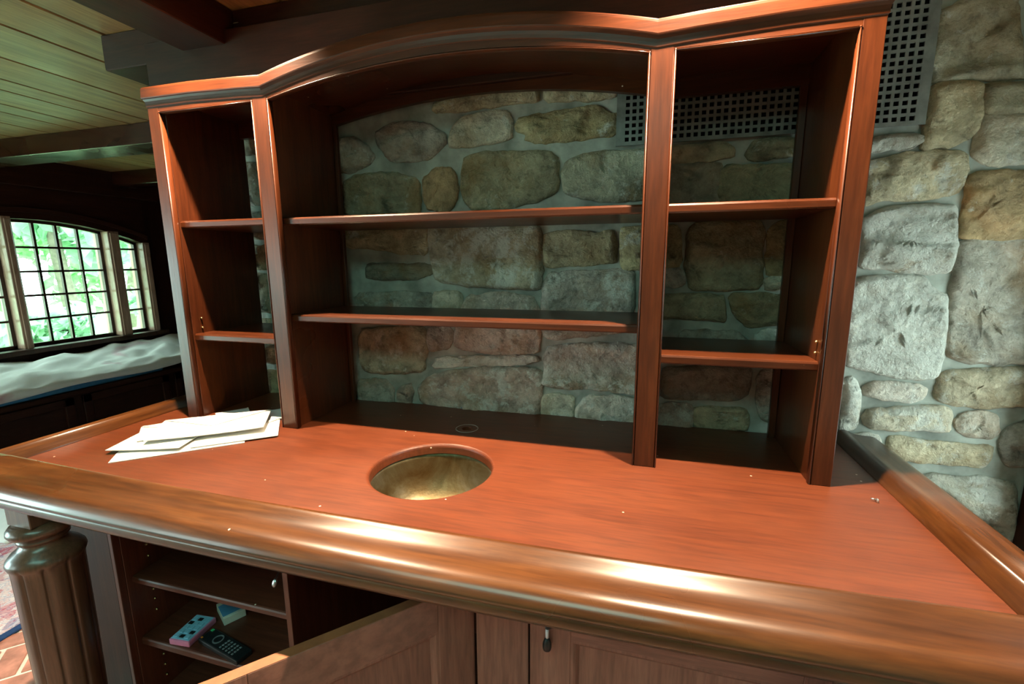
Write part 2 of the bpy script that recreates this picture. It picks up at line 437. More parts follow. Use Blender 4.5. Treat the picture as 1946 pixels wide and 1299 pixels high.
STONES = [
 ([(-0.415,2.093),(-0.319,2.124),(-0.209,2.109),(-0.14,2.069),(-0.141,2.039),(-0.207,1.993),(-0.281,1.985),(-0.367,2.0)], (0.34,0.28,0.25), 0.1),
 ([(-0.116,2.049),(-0.097,2.096),(-0.062,2.121),(0.02,2.13),(0.092,2.123),(0.103,2.092),(0.101,2.039),(0.004,2.025),(-0.106,2.027)], (0.55,0.48,0.38), 0.4),
 ([(-0.172,2.157),(-0.164,2.178),(-0.087,2.2),(0.008,2.211),(0.194,2.21),(0.197,2.146),(0.112,2.149),(0.02,2.143),(-0.158,2.141)], (0.42,0.32,0.2), 0.3),
 ([(0.134,2.078),(0.15,2.103),(0.25,2.109),(0.353,2.119),(0.394,2.115),(0.436,2.087),(0.453,2.085),(0.455,2.025),(0.325,2.017),(0.232,2.015),(0.163,2.029),(0.169,2.046),(0.14,2.057)], (0.38,0.28,0.13), 0.2),
 ([(0.231,2.2),(0.444,2.195),(0.449,2.135),(0.323,2.136),(0.238,2.145)], (0.42,0.32,0.2), 0.3),
 ([(-0.07,1.935),(-0.051,1.983),(-0.01,1.996),(0.111,1.994),(0.233,1.983),(0.261,1.964),(0.268,1.899),(0.256,1.858),(0.201,1.83),(0.109,1.815),(-0.028,1.81),(-0.058,1.84),(-0.071,1.891)], (0.28,0.235,0.14), 0.15),
 ([(0.296,1.921),(0.308,1.949),(0.374,1.971),(0.474,1.973),(0.576,1.969),(0.589,1.949),(0.594,1.831),(0.508,1.817),(0.401,1.825),(0.322,1.843),(0.299,1.867)], (0.33,0.3,0.22), 0.35),
 ([(-0.218,1.918),(-0.18,1.944),(-0.123,1.947),(-0.102,1.918),(-0.101,1.855),(-0.119,1.823),(-0.149,1.813),(-0.207,1.82),(-0.22,1.86)], (0.36,0.2,0.08), 0.0),
 ([(-0.558,1.928),(-0.5,1.949),(-0.359,1.951),(-0.269,1.927),(-0.248,1.9),(-0.252,1.809),(-0.306,1.797),(-0.568,1.805)], (0.3,0.25,0.16), 0.3),
 ([(-0.595,2.077),(-0.521,2.085),(-0.46,2.055),(-0.432,2.014),(-0.457,1.989),(-0.523,1.967),(-0.604,1.971)], (0.34,0.28,0.25), 0.3),
 ([(-0.569,1.763),(-0.232,1.758),(-0.227,1.706),(-0.233,1.653),(-0.327,1.651),(-0.417,1.669),(-0.528,1.674),(-0.575,1.685)], (0.38,0.29,0.17), 0.35),
 ([(-0.486,1.587),(-0.472,1.615),(-0.374,1.618),(-0.224,1.614),(-0.206,1.604),(-0.218,1.574),(-0.286,1.557),(-0.417,1.553),(-0.48,1.56)], (0.13,0.105,0.07), 0.0),
 ([(-0.204,1.738),(-0.174,1.775),(-0.007,1.776),(0.164,1.765),(0.208,1.728),(0.215,1.673),(0.212,1.581),(0.202,1.524),(0.124,1.527),(-0.012,1.532),(-0.154,1.548),(-0.189,1.567),(-0.201,1.647)], (0.38,0.31,0.22), 0.55),
 ([(0.224,1.679),(0.24,1.715),(0.314,1.725),(0.404,1.712),(0.451,1.722),(0.467,1.675),(0.466,1.617),(0.377,1.611),(0.253,1.604),(0.228,1.618)], (0.33,0.26,0.15), 0.2),
 ([(0.49,1.681),(0.497,1.724),(0.56,1.725),(0.599,1.719),(0.604,1.604),(0.508,1.599),(0.495,1.622)], (0.34,0.25,0.11), 0.3),
 ([(0.231,1.537),(0.253,1.575),(0.335,1.584),(0.52,1.584),(0.53,1.552),(0.53,1.456),(0.526,1.407),(0.443,1.373),(0.255,1.35),(0.232,1.372),(0.228,1.474)], (0.34,0.28,0.25), 0.4),
 ([(-0.541,1.496),(-0.357,1.509),(-0.207,1.5),(-0.207,1.398),(-0.541,1.381)], (0.31,0.29,0.26), 0.3),
 ([(-0.196,1.494),(-0.155,1.506),(-0.098,1.498),(-0.099,1.441),(-0.107,1.407),(-0.196,1.402)], (0.55,0.48,0.38), 0.4),
 ([(-0.088,1.442),(-0.059,1.489),(0.056,1.504),(0.176,1.492),(0.199,1.448),(0.206,1.358),(0.196,1.295),(0.088,1.286),(-0.046,1.29),(-0.111,1.301),(-0.11,1.353)], (0.52,0.42,0.37), 0.4),
 ([(-0.534,1.315),(-0.511,1.353),(-0.311,1.37),(-0.25,1.355),(-0.249,1.284),(-0.265,1.198),(-0.4,1.182),(-0.506,1.18),(-0.537,1.219)], (0.35,0.29,0.2), 0.4),
 ([(-0.24,1.327),(-0.219,1.366),(-0.16,1.375),(-0.135,1.352),(-0.151,1.296),(-0.223,1.287)], (0.34,0.28,0.25), 0.2),
 ([(-0.21,1.222),(-0.194,1.255),(-0.017,1.269),(0.183,1.281),(0.196,1.258),(0.122,1.24),(-0.091,1.226),(-0.196,1.209)], (0.62,0.6,0.56), 0.5),
 ([(-0.272,1.124),(-0.227,1.178),(-0.128,1.206),(0.053,1.227),(0.163,1.233),(0.213,1.219),(0.217,1.172),(0.204,1.076),(0.197,1.047),(0.05,1.034),(-0.171,1.044),(-0.263,1.066)], (0.44,0.31,0.26), 0.45),
 ([(-0.551,1.135),(-0.443,1.146),(-0.404,1.115),(-0.408,1.047),(-0.559,1.035)], (0.31,0.29,0.26), 0.2),
 ([(-0.372,1.11),(-0.323,1.132),(-0.313,1.099),(-0.327,1.054),(-0.375,1.05)], (0.44,0.31,0.26), 0.1),
 ([(0.233,1.274),(0.255,1.317),(0.383,1.333),(0.564,1.337),(0.611,1.33),(0.618,1.181),(0.541,1.162),(0.449,1.169),(0.29,1.164),(0.223,1.173),(0.236,1.227)], (0.42,0.36,0.31), 0.5),
 ([(0.23,1.119),(0.264,1.134),(0.329,1.13),(0.333,1.073),(0.324,1.045),(0.231,1.036)], (0.55,0.48,0.38), 0.4),
 ([(0.356,1.088),(0.387,1.141),(0.487,1.145),(0.551,1.144),(0.564,1.04),(0.357,1.034)], (0.55,0.46,0.4), 0.5),
 ([(0.613,1.98),(0.713,1.978),(0.776,1.979),(0.811,1.959),(0.806,1.932),(0.751,1.926),(0.688,1.926),(0.616,1.929)], (0.34,0.27,0.16), 0.1),
 ([(0.859,1.939),(0.877,1.972),(0.922,1.978),(0.964,1.977),(0.996,1.963),(0.999,1.93),(0.926,1.924),(0.871,1.922)], (0.28,0.235,0.14), 0.2),
 ([(0.609,1.915),(0.773,1.914),(0.778,1.887),(0.781,1.786),(0.615,1.792)], (0.24,0.22,0.16), 0.2),
 ([(0.785,1.887),(0.811,1.907),(0.895,1.905),(0.993,1.898),(1.011,1.874),(1.019,1.784),(0.905,1.781),(0.802,1.789),(0.785,1.833)], (0.27,0.23,0.12), 0.15),
 ([(0.585,1.724),(0.658,1.725),(0.674,1.707),(0.677,1.636),(0.671,1.609),(0.59,1.603)], (0.33,0.24,0.11), 0.2),
 ([(0.591,1.592),(0.665,1.596),(0.688,1.578),(0.689,1.543),(0.632,1.539),(0.593,1.54)], (0.34,0.28,0.25), 0.3),
 ([(0.705,1.689),(0.713,1.714),(0.736,1.73),(0.824,1.738),(0.898,1.733),(0.91,1.702),(0.91,1.634),(0.918,1.564),(0.903,1.543),(0.805,1.535),(0.723,1.541),(0.708,1.599)], (0.28,0.235,0.14), 0.1),
 ([(0.935,1.702),(0.958,1.725),(0.988,1.734),(1.021,1.733),(1.035,1.585),(0.964,1.582),(0.938,1.592)], (0.33,0.25,0.11), 0.3),
 ([(0.937,1.557),(0.952,1.568),(1.027,1.571),(1.03,1.533),(0.949,1.529)], (0.55,0.48,0.38), 0.3),
 ([(0.591,1.503),(0.704,1.512),(0.807,1.509),(0.816,1.491),(0.819,1.425),(0.761,1.431),(0.673,1.433),(0.594,1.427)], (0.28,0.235,0.14), 0.2),
 ([(0.84,1.495),(0.847,1.514),(0.905,1.516),(0.957,1.513),(1.031,1.519),(1.039,1.432),(0.964,1.419),(0.897,1.415),(0.869,1.438),(0.85,1.463)], (0.25,0.17,0.08), 0.25),
 ([(0.701,1.38),(0.721,1.391),(0.814,1.396),(0.862,1.392),(0.897,1.369),(0.899,1.34),(0.704,1.331)], (0.31,0.29,0.26), 0.3),
 ([(0.925,1.381),(0.947,1.398),(1.042,1.404),(1.047,1.346),(0.932,1.341)], (0.62,0.6,0.56), 0.4),
 ([(0.647,1.231),(0.655,1.257),(0.736,1.27),(0.847,1.278),(0.905,1.271),(0.911,1.239),(0.904,1.186),(0.884,1.168),(0.742,1.159),(0.656,1.154)], (0.31,0.29,0.26), 0.25),
 ([(0.606,1.111),(0.646,1.127),(0.712,1.139),(0.74,1.126),(0.741,1.07),(0.737,1.048),(0.609,1.04)], (0.44,0.31,0.26), 0.5),
 ([(0.756,1.115),(0.767,1.129),(0.857,1.134),(0.904,1.136),(0.914,1.103),(0.91,1.065),(0.771,1.056)], (0.42,0.32,0.2), 0.3),
 ([(0.939,1.229),(0.948,1.266),(0.989,1.276),(1.025,1.267),(1.037,1.131),(0.986,1.106),(0.96,1.12),(0.946,1.156)], (0.31,0.29,0.26), 0.5),
 ([(1.298,2.221),(1.3,2.261),(1.329,2.277),(1.351,2.297),(1.444,2.297),(1.489,2.097),(1.441,2.095),(1.357,2.101),(1.305,2.104),(1.3,2.141),(1.301,2.186)], (0.4,0.35,0.25), 0.3),
 ([(1.304,2.078),(1.318,2.086),(1.39,2.084),(1.411,2.073),(1.418,2.019),(1.415,1.97),(1.368,1.937),(1.304,1.934),(1.304,1.993),(1.305,2.046)], (0.44,0.34,0.2), 0.25),
 ([(1.423,2.068),(1.445,2.074),(1.528,2.067),(1.538,1.997),(1.444,2.002),(1.428,2.022)], (0.25,0.21,0.13), 0.1),
 ([(1.423,1.903),(1.427,1.95),(1.435,1.99),(1.456,1.995),(1.54,1.984),(1.556,1.881),(1.506,1.88),(1.479,1.875),(1.443,1.888)], (0.55,0.48,0.38), 0.3),
 ([(1.169,1.956),(1.225,1.966),(1.29,1.961),(1.297,1.942),(1.254,1.927),(1.179,1.928)], (0.31,0.29,0.26), 0.4),
 ([(1.175,1.783),(1.177,1.888),(1.207,1.9),(1.28,1.912),(1.34,1.915),(1.399,1.898),(1.405,1.857),(1.4,1.823),(1.388,1.807),(1.344,1.792),(1.245,1.79)], (0.52,0.41,0.26), 0.4),
 ([(1.422,1.696),(1.419,1.766),(1.419,1.835),(1.443,1.845),(1.562,1.841),(1.586,1.682),(1.478,1.68),(1.428,1.687)], (0.42,0.26,0.11), 0.15),
 ([(1.194,1.602),(1.193,1.656),(1.188,1.731),(1.224,1.756),(1.274,1.763),(1.341,1.766),(1.392,1.756),(1.401,1.696),(1.405,1.631),(1.398,1.591),(1.345,1.587),(1.255,1.598)], (0.4,0.37,0.33), 0.8),
 ([(1.167,1.357),(1.17,1.454),(1.174,1.548),(1.219,1.561),(1.297,1.564),(1.342,1.562),(1.371,1.527),(1.404,1.513),(1.415,1.429),(1.417,1.337),(1.409,1.281),(1.358,1.273),(1.305,1.279),(1.235,1.295),(1.19,1.308)], (0.58,0.54,0.48), 0.8),
 ([(1.419,1.46),(1.418,1.55),(1.42,1.653),(1.468,1.669),(1.587,1.675),(1.638,1.34),(1.551,1.331),(1.478,1.333),(1.428,1.35)], (0.37,0.32,0.27), 0.35),
 ([(1.183,1.105),(1.181,1.191),(1.185,1.252),(1.209,1.257),(1.231,1.211),(1.232,1.144),(1.225,1.106),(1.194,1.092)], (0.62,0.6,0.56), 0.4),
 ([(1.243,1.221),(1.254,1.246),(1.308,1.253),(1.361,1.249),(1.385,1.239),(1.382,1.206),(1.361,1.198),(1.301,1.197),(1.252,1.21)], (0.58,0.5,0.44), 0.5),
 ([(1.254,1.137),(1.264,1.163),(1.317,1.171),(1.37,1.179),(1.408,1.187),(1.452,1.179),(1.46,1.115),(1.431,1.109),(1.378,1.11),(1.325,1.102),(1.277,1.105),(1.259,1.116)], (0.54,0.45,0.34), 0.6),
 ([(1.492,1.142),(1.501,1.164),(1.537,1.174),(1.569,1.165),(1.575,1.126),(1.559,1.105),(1.521,1.108),(1.5,1.119)], (0.5,0.4,0.32), 0.4),
 ([(1.426,1.218),(1.427,1.279),(1.445,1.296),(1.494,1.303),(1.642,1.315),(1.658,1.212),(1.546,1.194),(1.484,1.195),(1.438,1.207)], (0.42,0.33,0.22), 0.3),
 ([(1.323,1.042),(1.328,1.076),(1.361,1.085),(1.422,1.078),(1.499,1.077),(1.569,1.077),(1.571,1.036),(1.556,1.013),(1.509,1.009),(1.444,1.008),(1.364,1.007)], (0.48,0.39,0.26), 0.3),
 ([(1.43,0.956),(1.455,0.971),(1.515,0.962),(1.577,0.975),(1.641,0.962),(1.661,0.822),(1.648,0.785),(1.6,0.812),(1.512,0.885),(1.446,0.936)], (0.36,0.33,0.28), 0.5),
 ([(1.595,1.063),(1.602,1.121),(1.648,1.157),(1.667,1.031),(1.622,1.026)], (0.26,0.23,0.2), 0.2),
 ([(1.207,1.062),(1.245,1.076),(1.28,1.077),(1.292,1.055),(1.282,0.994),(1.219,0.986)], (0.62,0.6,0.56), 0.4),
]


def chaikin(p, cut=.14):
    q = []
    for i in range(len(p)):
        a, b = p[i], p[(i + 1) % len(p)]
        q.append((a[0] * (1 - cut) + b[0] * cut, a[1] * (1 - cut) + b[1] * cut))
        q.append((a[0] * cut + b[0] * (1 - cut), a[1] * cut + b[1] * (1 - cut)))
    return q

def edge_dist(x, z, p):
    best = 9.0
    for i in range(len(p)):
        ax, az = p[i]; bx, bz = p[(i + 1) % len(p)]
        dx, dz = bx - ax, bz - az
        t = max(0, min(1, ((x - ax) * dx + (z - az) * dz) / (dx * dx + dz * dz + 1e-12)))
        best = min(best, math.hypot(x - ax - t * dx, z - az - t * dz))
    return best

def resample(p, step):
    out = []
    L = len(p)
    for i in range(L):
        a, b = p[i], p[(i + 1) % L]
        d = math.hypot(b[0] - a[0], b[1] - a[1])
        n = max(1, int(round(d / step)))
        for k in range(n):
            t = k / n
            out.append((a[0] + (b[0] - a[0]) * t, a[1] + (b[1] - a[1]) * t))
    return out

def make_stone(poly, color, alpha, seed, proud=.013):
    s = seed * 5.37
    cx = sum(a[0] for a in poly) / len(poly); cz = sum(a[1] for a in poly) / len(poly)
    ext = max(max(a[0] for a in poly) - min(a[0] for a in poly), max(a[1] for a in poly) - min(a[1] for a in poly))
    g = 1 + .028 / ext
    base = chaikin([(cx + (x - cx) * g, cz + (z - cz) * g) for x, z in poly])
    p = resample(base, .014)
    p = [(x + .006 * noise.noise(Vector((x * 28, s, z * 28))) + .003 * noise.noise(Vector((x * 80, s, z * 80))),
          z + .006 * noise.noise(Vector((x * 28, s + 9, z * 28))) + .003 * noise.noise(Vector((x * 80, s + 5, z * 80)))) for x, z in p]
    tx, tz = (noise.noise(Vector((s, 1.5, 2.5))) * .05, noise.noise(Vector((s, 4.5, 8.5))) * .07)
    rings = []
    fr = [None, 1.0, .965, .92, .86, .78, .69, .59, .48, .37, .26, .15, .05]
    for f in fr:
        ring = []
        for (x, z) in p:
            if f is None:
                ring.append((x, .372 + .02, z)); continue
            X, Z = cx + (x - cx) * f, cz + (z - cz) * f
            e = 0 if f == 1.0 else edge_dist(X, Z, base)
            h = proud * (.35 + .65 * min(1, e / .012) ** .6)
            k = min(1, e / .02)
            d = noise.noise(Vector((X * 9, s, Z * 13))) * .009 + noise.noise(Vector((X * 26, s + 3, Z * 34))) * .005 + noise.noise(Vector((X * 70, s + 6, Z * 80))) * .002
            l_ = noise.noise(Vector((X * 5, s + 20, Z * 11)))
            d += .009 if l_ > .1 else 0.0
            d += .006 if noise.noise(Vector((X * 10 + Z * 6, s + 40, Z * 12))) > .2 else 0.0
            d += tx * (X - cx) + tz * (Z - cz)
            ring.append((X, .372 - h - d * k, Z))
        rings.append(ring)
    o = mk('stone', sweep(rings), stone, wall, smooth=True)
    o.color = (*color, alpha)
    return o

boxes = []
for i, (poly, col, al) in enumerate(STONES):
    make_stone(poly, col, al, i, .010 + .008 * ((i * 7) % 5) / 5)
    boxes.append((min(a[0] for a in poly), max(a[0] for a in poly), min(a[1] for a in poly), max(a[1] for a in poly)))
boxes.append((.44, 1.31, 1.96, 2.34))     # the grille
# further courses where other things hide the wall
rs = random.Random(3)
seed = 200
z = .03
PAL = [(.34, .28, .2), (.31, .29, .26), (.4, .31, .2), (.28, .235, .14), (.42, .33, .27), (.36, .24, .11)]
def free(a, b, c, d):
    for (x0, x1, z0, z1) in boxes:
        if a < x1 + .006 and b > x0 - .006 and c < z1 + .006 and d > z0 - .006: return False
    return True
for pas in range(1):
    z = .03
    while z < HC - .05:
        h = rs.uniform(.10, .2) if pas == 0 else rs.uniform(.045, .08)
        x = WX0 + .02
        while x < WX1 - .06:
            w = rs.uniform(.16, .36) if pas == 0 else rs.uniform(.05, .12)
            w = min(w, WX1 - .02 - x); hh = min(h, HC - .02 - z)
            if w > .04 and free(x, x + w, z, z + hh):
                j = lambda: rs.uniform(-.012, .012) * (1 if pas == 0 else .4)
                poly = [(x + .01, z + hh * .5 + j()), (x + .02 + j() * .3, z + .012), (x + w * .5, z + .006 + abs(j())), (x + w - .02, z + .012), (x + w - .008, z + hh * .5), (x + w - .02 + j() * .3, z + hh - .012), (x + w * .5, z + hh - .006 - abs(j())), (x + .02, z + hh - .012)]
                seed += 1
                make_stone(poly, rs.choice(PAL), rs.uniform(.1, .5), seed, rs.uniform(.008, .016))
                boxes.append((x, x + w, z, z + hh))
            x += w + .008 if pas == 0 else w * .5
        z += h + .012 if pas == 0 else h * .5

# other walls
def wall_with_holes_x(x0, x1, ya, yb, za, zb, holes):
    """wall in the y-z plane between x0 and x1, holes (y0, y1, z0, z1) side by side"""
    parts = []
    y = ya
    for (h0, h1, k0, k1) in sorted(holes):
        parts.append(box(x0, x1, y, h0, za, zb))
        parts.append(box(x0, x1, h0, h1, za, k0))
        parts.append(box(x0, x1, h0, h1, k1, zb))
        y = h1
    parts.append(box(x0, x1, y, yb, za, zb))
    return join(*parts)

plaster = plain('warm_plaster', (.42, .36, .28), .85, 0, 10, .08)
wl = mk('wall_left', wall_with_holes_x(-5.25, -5.0, -4.2, 3.6, 0, HC, [(-3.3, -1.3, .1, 2.1), (.78, 2.84, .84, 2.10)]), dark['z'], origin=(-5.1, 0, 0))
tag(wl, kind='structure')
wf = mk('wall_far', box(-5.25, 1.9, 3.4, 3.6, 0, HC), dark['z'], origin=(-1.7, 3.5, 0)); tag(wf, kind='structure')
wr = mk('wall_right', wall_with_holes_x(1.72, 1.90, -4.2, 3.6, 0, HC, [(-.45, .20, .72, 1.75)]), plaster, origin=(1.8, 0, 0)); tag(wr, kind='structure')
def swap(v): return (v[1], v[0], v[2])
wfr = mk('wall_front', xf(wall_with_holes_x(-4.2, -4.02, -5.25, 1.9, 0, HC, [(-4.8, -3.3, .8, 2.15)]), swap), plaster, origin=(0, -4.1, 0)); tag(wfr, kind='structure')
tr = mk('trim_1', box(1.664, 1.72, .24, .366, 0, HC - .02, .004), dark['z']); tag(tr, kind='structure')

# ceiling of boards running away from the camera, with beams
ce = mk('ceiling', box(-5.25, 1.9, -4.2, 3.6, HC + .02, HC + .12), dark['y'], origin=(0, 0, HC + .12)); tag(ce, kind='structure')
x = -5.0
rc = random.Random(5)
while x < 1.7:
    w = rc.choice((.20, .30, .34, .40))
    w = min(w, 1.71 - x)
    mk('plank', box(x + .005, x + w - .005, -4.0, 3.4, HC, HC + .02, .005), ceil_wood, ce)
    x += w
BZ = 2.44
def beam(name, b, ax):
    o = mk(name, b, dark[ax]); tag(o, kind='structure'); return o
beam('trim_2', box(-1.70, 1.70, .352, .74, BZ, HC - .001, .004), 'x')              # header over the stone wall
beam('trim_3', box(-1.40, 1.06, .30, .35, 2.20, BZ + .05, .003), 'x')              # fascia under the header
beam('trim_4', box(-1.205, -.995, -4.0, .351, BZ, HC - .001, .004), 'y')           # long beam
o = mk('trim_5', box(-5.0, 1.7, 1.32, 1.56, BZ, HC - .001, .004), beam_x); tag(o, kind='structure')              # cross beam
o = mk('trim_6', box(-5.0, 1.7, 2.52, 2.74, BZ, HC - .001, .004), beam_x); tag(o, kind='structure')
beam('trim_7', box(-5.0, -4.90, -4.0, 3.4, 2.33, HC - .001, .004), 'y')            # cornice over the windows
beam('trim_8', box(-4.92, -.6, 3.33, 3.4, 2.30, HC - .001, .004), 'x')

# windows in the left wall under one long shallow arch
def arch(y): return 2.035 - .19 * (y - 1.80) ** 2
wood_w = wood('dark_window_wood', 'z', (.030, .012, .007), (.05, .02, .011), (.075, .03, .017), rough=.4)
ys = [.78 + i * (2.84 - .78) / 40 for i in range(41)]
hd = sweep([[(-5.20, y, arch(y)), (-4.96, y, arch(y)), (-4.96, y, 2.36), (-5.20, y, 2.36)] for y in ys])
o = mk('trim_9', hd, dark['y']); tag(o, kind='structure')                              # arched window head
o = mk('trim_10', sweep([[(-5.0, y, arch(y) + .06), (-4.94, y, arch(y) + .06), (-4.935, y, arch(y) + .10), (-5.0, y, arch(y) + .11)] for y in ys]), dark['y']); tag(o, kind='structure')
o = mk('trim_11', box(-5.22, -4.90, .74, 2.92, .79, .84, .006), wood_w); tag(o, kind='structure')   # sill
post_m = wood('lit_jamb_wood', 'z', (.34, .20, .14), (.46, .30, .22), (.58, .40, .31), rough=.3, coat=.4)  # pale tone carries the window light on the jambs in its colour
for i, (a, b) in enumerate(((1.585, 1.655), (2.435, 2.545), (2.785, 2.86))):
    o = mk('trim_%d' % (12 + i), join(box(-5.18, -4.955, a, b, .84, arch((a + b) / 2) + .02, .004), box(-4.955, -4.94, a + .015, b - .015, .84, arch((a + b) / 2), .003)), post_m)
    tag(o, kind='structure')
def window(n, y0, y1, nc, nr):
    z0 = .842
    fr = .028
    X0, X1 = -5.10, -5.06
    t = thing('window_%d' % n, (-5.08, (y0 + y1) / 2, z0), kind='structure')
    fb = [box(X0, X1, y0, y0 + fr, z0, arch(y0) + .01), box(X0, X1, y1 - fr, y1, z0, arch(y1) + .01), box(X0, X1, y0, y1, z0, z0 + fr)]
    k = [y0 + (y1 - y0) * i / 10 for i in range(11)]
    fb.append(sweep([[(X0, y, arch(y) - fr), (X1, y, arch(y) - fr), (X1, y, arch(y) + .01), (X0, y, arch(y) + .01)] for y in k]))
    mk('frame', join(*fb), wood_w, t)
    ya, yb = y0 + fr, y1 - fr
    zt = arch(1.8) - fr
    dz = (zt - z0 - fr) / nr
    for c in range(1, nc):
        y = ya + (yb - ya) * c / nc
        mk('muntin', box(X0 + .006, X1 - .004, y - .010, y + .010, z0 + fr, arch(y) - fr), wood_w, t)
    for r_ in range(1, nr):
        z = z0 + fr + dz * r_
        mk('muntin', box(X0 + .008, X1 - .006, ya, yb, z - .010, z + .010), wood_w, t)
    for c in range(nc):
        for r_ in range(nr):
            a = ya + (yb - ya) * c / nc; b = ya + (yb - ya) * (c + 1) / nc
            q0 = z0 + fr + dz * r_; q1 = q0 + dz
            ta, tb = min(q1, arch(a) - fr), min(q1, arch(b) - fr)
            V = [(xx, yy, zz) for xx in (-5.082, -5.079) for (yy, zz) in ((a, q0), (b, q0), (b, tb), (a, ta))]
            mk('pane', (V, [(0, 1, 2, 3), (7, 6, 5, 4), (0, 4, 5, 1), (1, 5, 6, 2), (2, 6, 7, 3), (3, 7, 4, 0)]), glass, t)
window(1, .80, 1.585, 4, 5)
window(2, 1.655, 2.435, 4, 5)
window(3, 2.545, 2.785, 1, 5)
# windows outside the picture that let the daylight in
def big_window(n, vf_fn, a, b, z0, z1, nc, nr):
    t = thing('window_%d' % n, vf_fn(((a + b) / 2, 0, z0)), kind='structure')
    P = [box(a, a + .05, -.03, .03, z0, z1), box(b - .05, b, -.03, .03, z0, z1), box(a, b, -.03, .03, z0, z0 + .05), box(a, b, -.03, .03, z1 - .05, z1)]
    mk('frame', xf(join(*P), vf_fn), wood_w, t)
    for c in range(1, nc):
        q = a + (b - a) * c / nc
        mk('muntin', xf(box(q - .012, q + .012, -.015, .015, z0 + .05, z1 - .05), vf_fn), wood_w, t)
    for r_ in range(1, nr):
        q = z0 + (z1 - z0) * r_ / nr
        mk('muntin', xf(box(a + .05, b - .05, -.012, .012, q - .012, q + .012), vf_fn), wood_w, t)
big_window(4, lambda v: (1.80 + v[1], v[0], v[2]), -.45, .20, .72, 1.75, 2, 3)
big_window(5, lambda v: (v[0], -4.1 + v[1], v[2]), -4.8, -3.3, .8, 2.15, 3, 3)

# the garden outside the left windows
def leaf_mat(name, c0, c1):
    m, nt, p = newmat(name)
    vec, _ = coords(nt, (1, 1, 1))
    n = noise_tex(nt, vec, 6, 3)
    r_ = ramp(nt, [(.3, c0), (.7, c1)], n.outputs[0])
    nt.links.new(r_.outputs[0], p.inputs['Base Color'])
    p.inputs['Roughness'].default_value = .5
    tl = N(nt, 'ShaderNodeBsdfTranslucent'); nt.links.new(r_.outputs[0], tl.inputs[0])
    mx = N(nt, 'ShaderNodeMixShader'); mx.inputs[0].default_value = .45
    nt.links.new(p.outputs[0], mx.inputs[1]); nt.links.new(tl.outputs[0], mx.inputs[2])
    nt.links.new(mx.outputs[0], nt.nodes['Material Output'].inputs[0])
    return m
leaf_a = leaf_mat('bright_leaf', (.12, .33, .12), (.36, .60, .30))
leaf_b = leaf_mat('pale_leaf', (.30, .54, .36), (.52, .76, .56))
lawn = mk('lawn', box(-30, -5.3, -14, 26, -.5, -.35), plain('sunlit_lawn', (.40, .62, .34), .8, 0, 2, .25), origin=(-17, 6, -.5))
tag(lawn, kind='structure')
bark = plain('grey_bark', (.20, .17, .14), .9, 0, 12, .3, .4)
def tree(loc, h, rad, mat, seed, label, nleaf=2600, size=.20):
    r_ = random.Random(seed)
    t = thing('garden_tree', loc, label, 'tree', 'trees in the garden beyond the windows')
    x, y, z = loc
    prof = [(.16, z), (.12, z + h * .25), (.10, z + h * .5), (.05, z + h * .85)]
    mk('trunk', xf(lathe(x, y, prof, 10), lambda v: (v[0] + .15 * math.sin(v[2]), v[1] + .1 * math.sin(v[2] * 1.3 + seed), v[2])), bark, t, True)
    V, F = [], []
    cl = [(x + r_.uniform(-1, 1) * rad, y + r_.uniform(-1, 1) * rad, z + h * r_.uniform(.22, 1.0), rad * r_.uniform(.3, .55)) for _ in range(14)]
    for _ in range(nleaf):
        c = r_.choice(cl)
        d = Vector((r_.gauss(0, 1), r_.gauss(0, 1), r_.gauss(0, 1))).normalized() * c[3] * r_.uniform(.4, 1)
        p = Vector(c[:3]) + d
        q = Vector((r_.gauss(0, 1), r_.gauss(0, 1), r_.gauss(0, 1))).normalized()
        w = q.orthogonal().normalized(); s = size * r_.uniform(.6, 1.3)
        n = len(V)
        V += [tuple(p + q * s), tuple(p + w * s * .45), tuple(p - q * s), tuple(p - w * s * .45)]
        F.append((n, n + 1, n + 2, n + 3))
    o = mk('foliage', (V, F), mat, t)
    o['kind'] = 'stuff'
tree((-9.6, 2.2, -.35), 4.5, .95, leaf_a, 1, 'bright leafy tree seen through the middle of the arched window', 2000)
tree((-10.0, 4.9, -.35), 4.6, 1.0, leaf_b, 2, 'pale green tree seen through the right of the arched window', 2000)
tree((-13.6, 4.4, -.35), 6.0, 1.7, leaf_b, 3, 'tall pale tree standing farther back behind the other garden trees')
tree((-9.2, -.6, -.35), 4.2, .9, leaf_a, 4, 'leafy tree glimpsed through the window at the left picture edge', 1800)
tree((-14.8, 9.4, -.35), 6.5, 1.8, leaf_a, 5, 'large bright tree seen through the narrow side window')
tree((-7.6, 3.3, -.35), 1.3, .45, leaf_b, 6, 'low pale shrub just outside the arched window', 1200, .12)
big_window(6, lambda v: (v[0], -2.1 + v[2] - 1.7, 2.568 + v[1] * .2), -1.0, .8, 1.3, 2.1, 3, 1)  # made-up skylight frame round the added fill lamp; ceiling boards stay closed
big_window(7, lambda v: (-5.12 + v[1], v[0], v[2]), -3.3, -1.3, .1, 2.1, 4, 5)

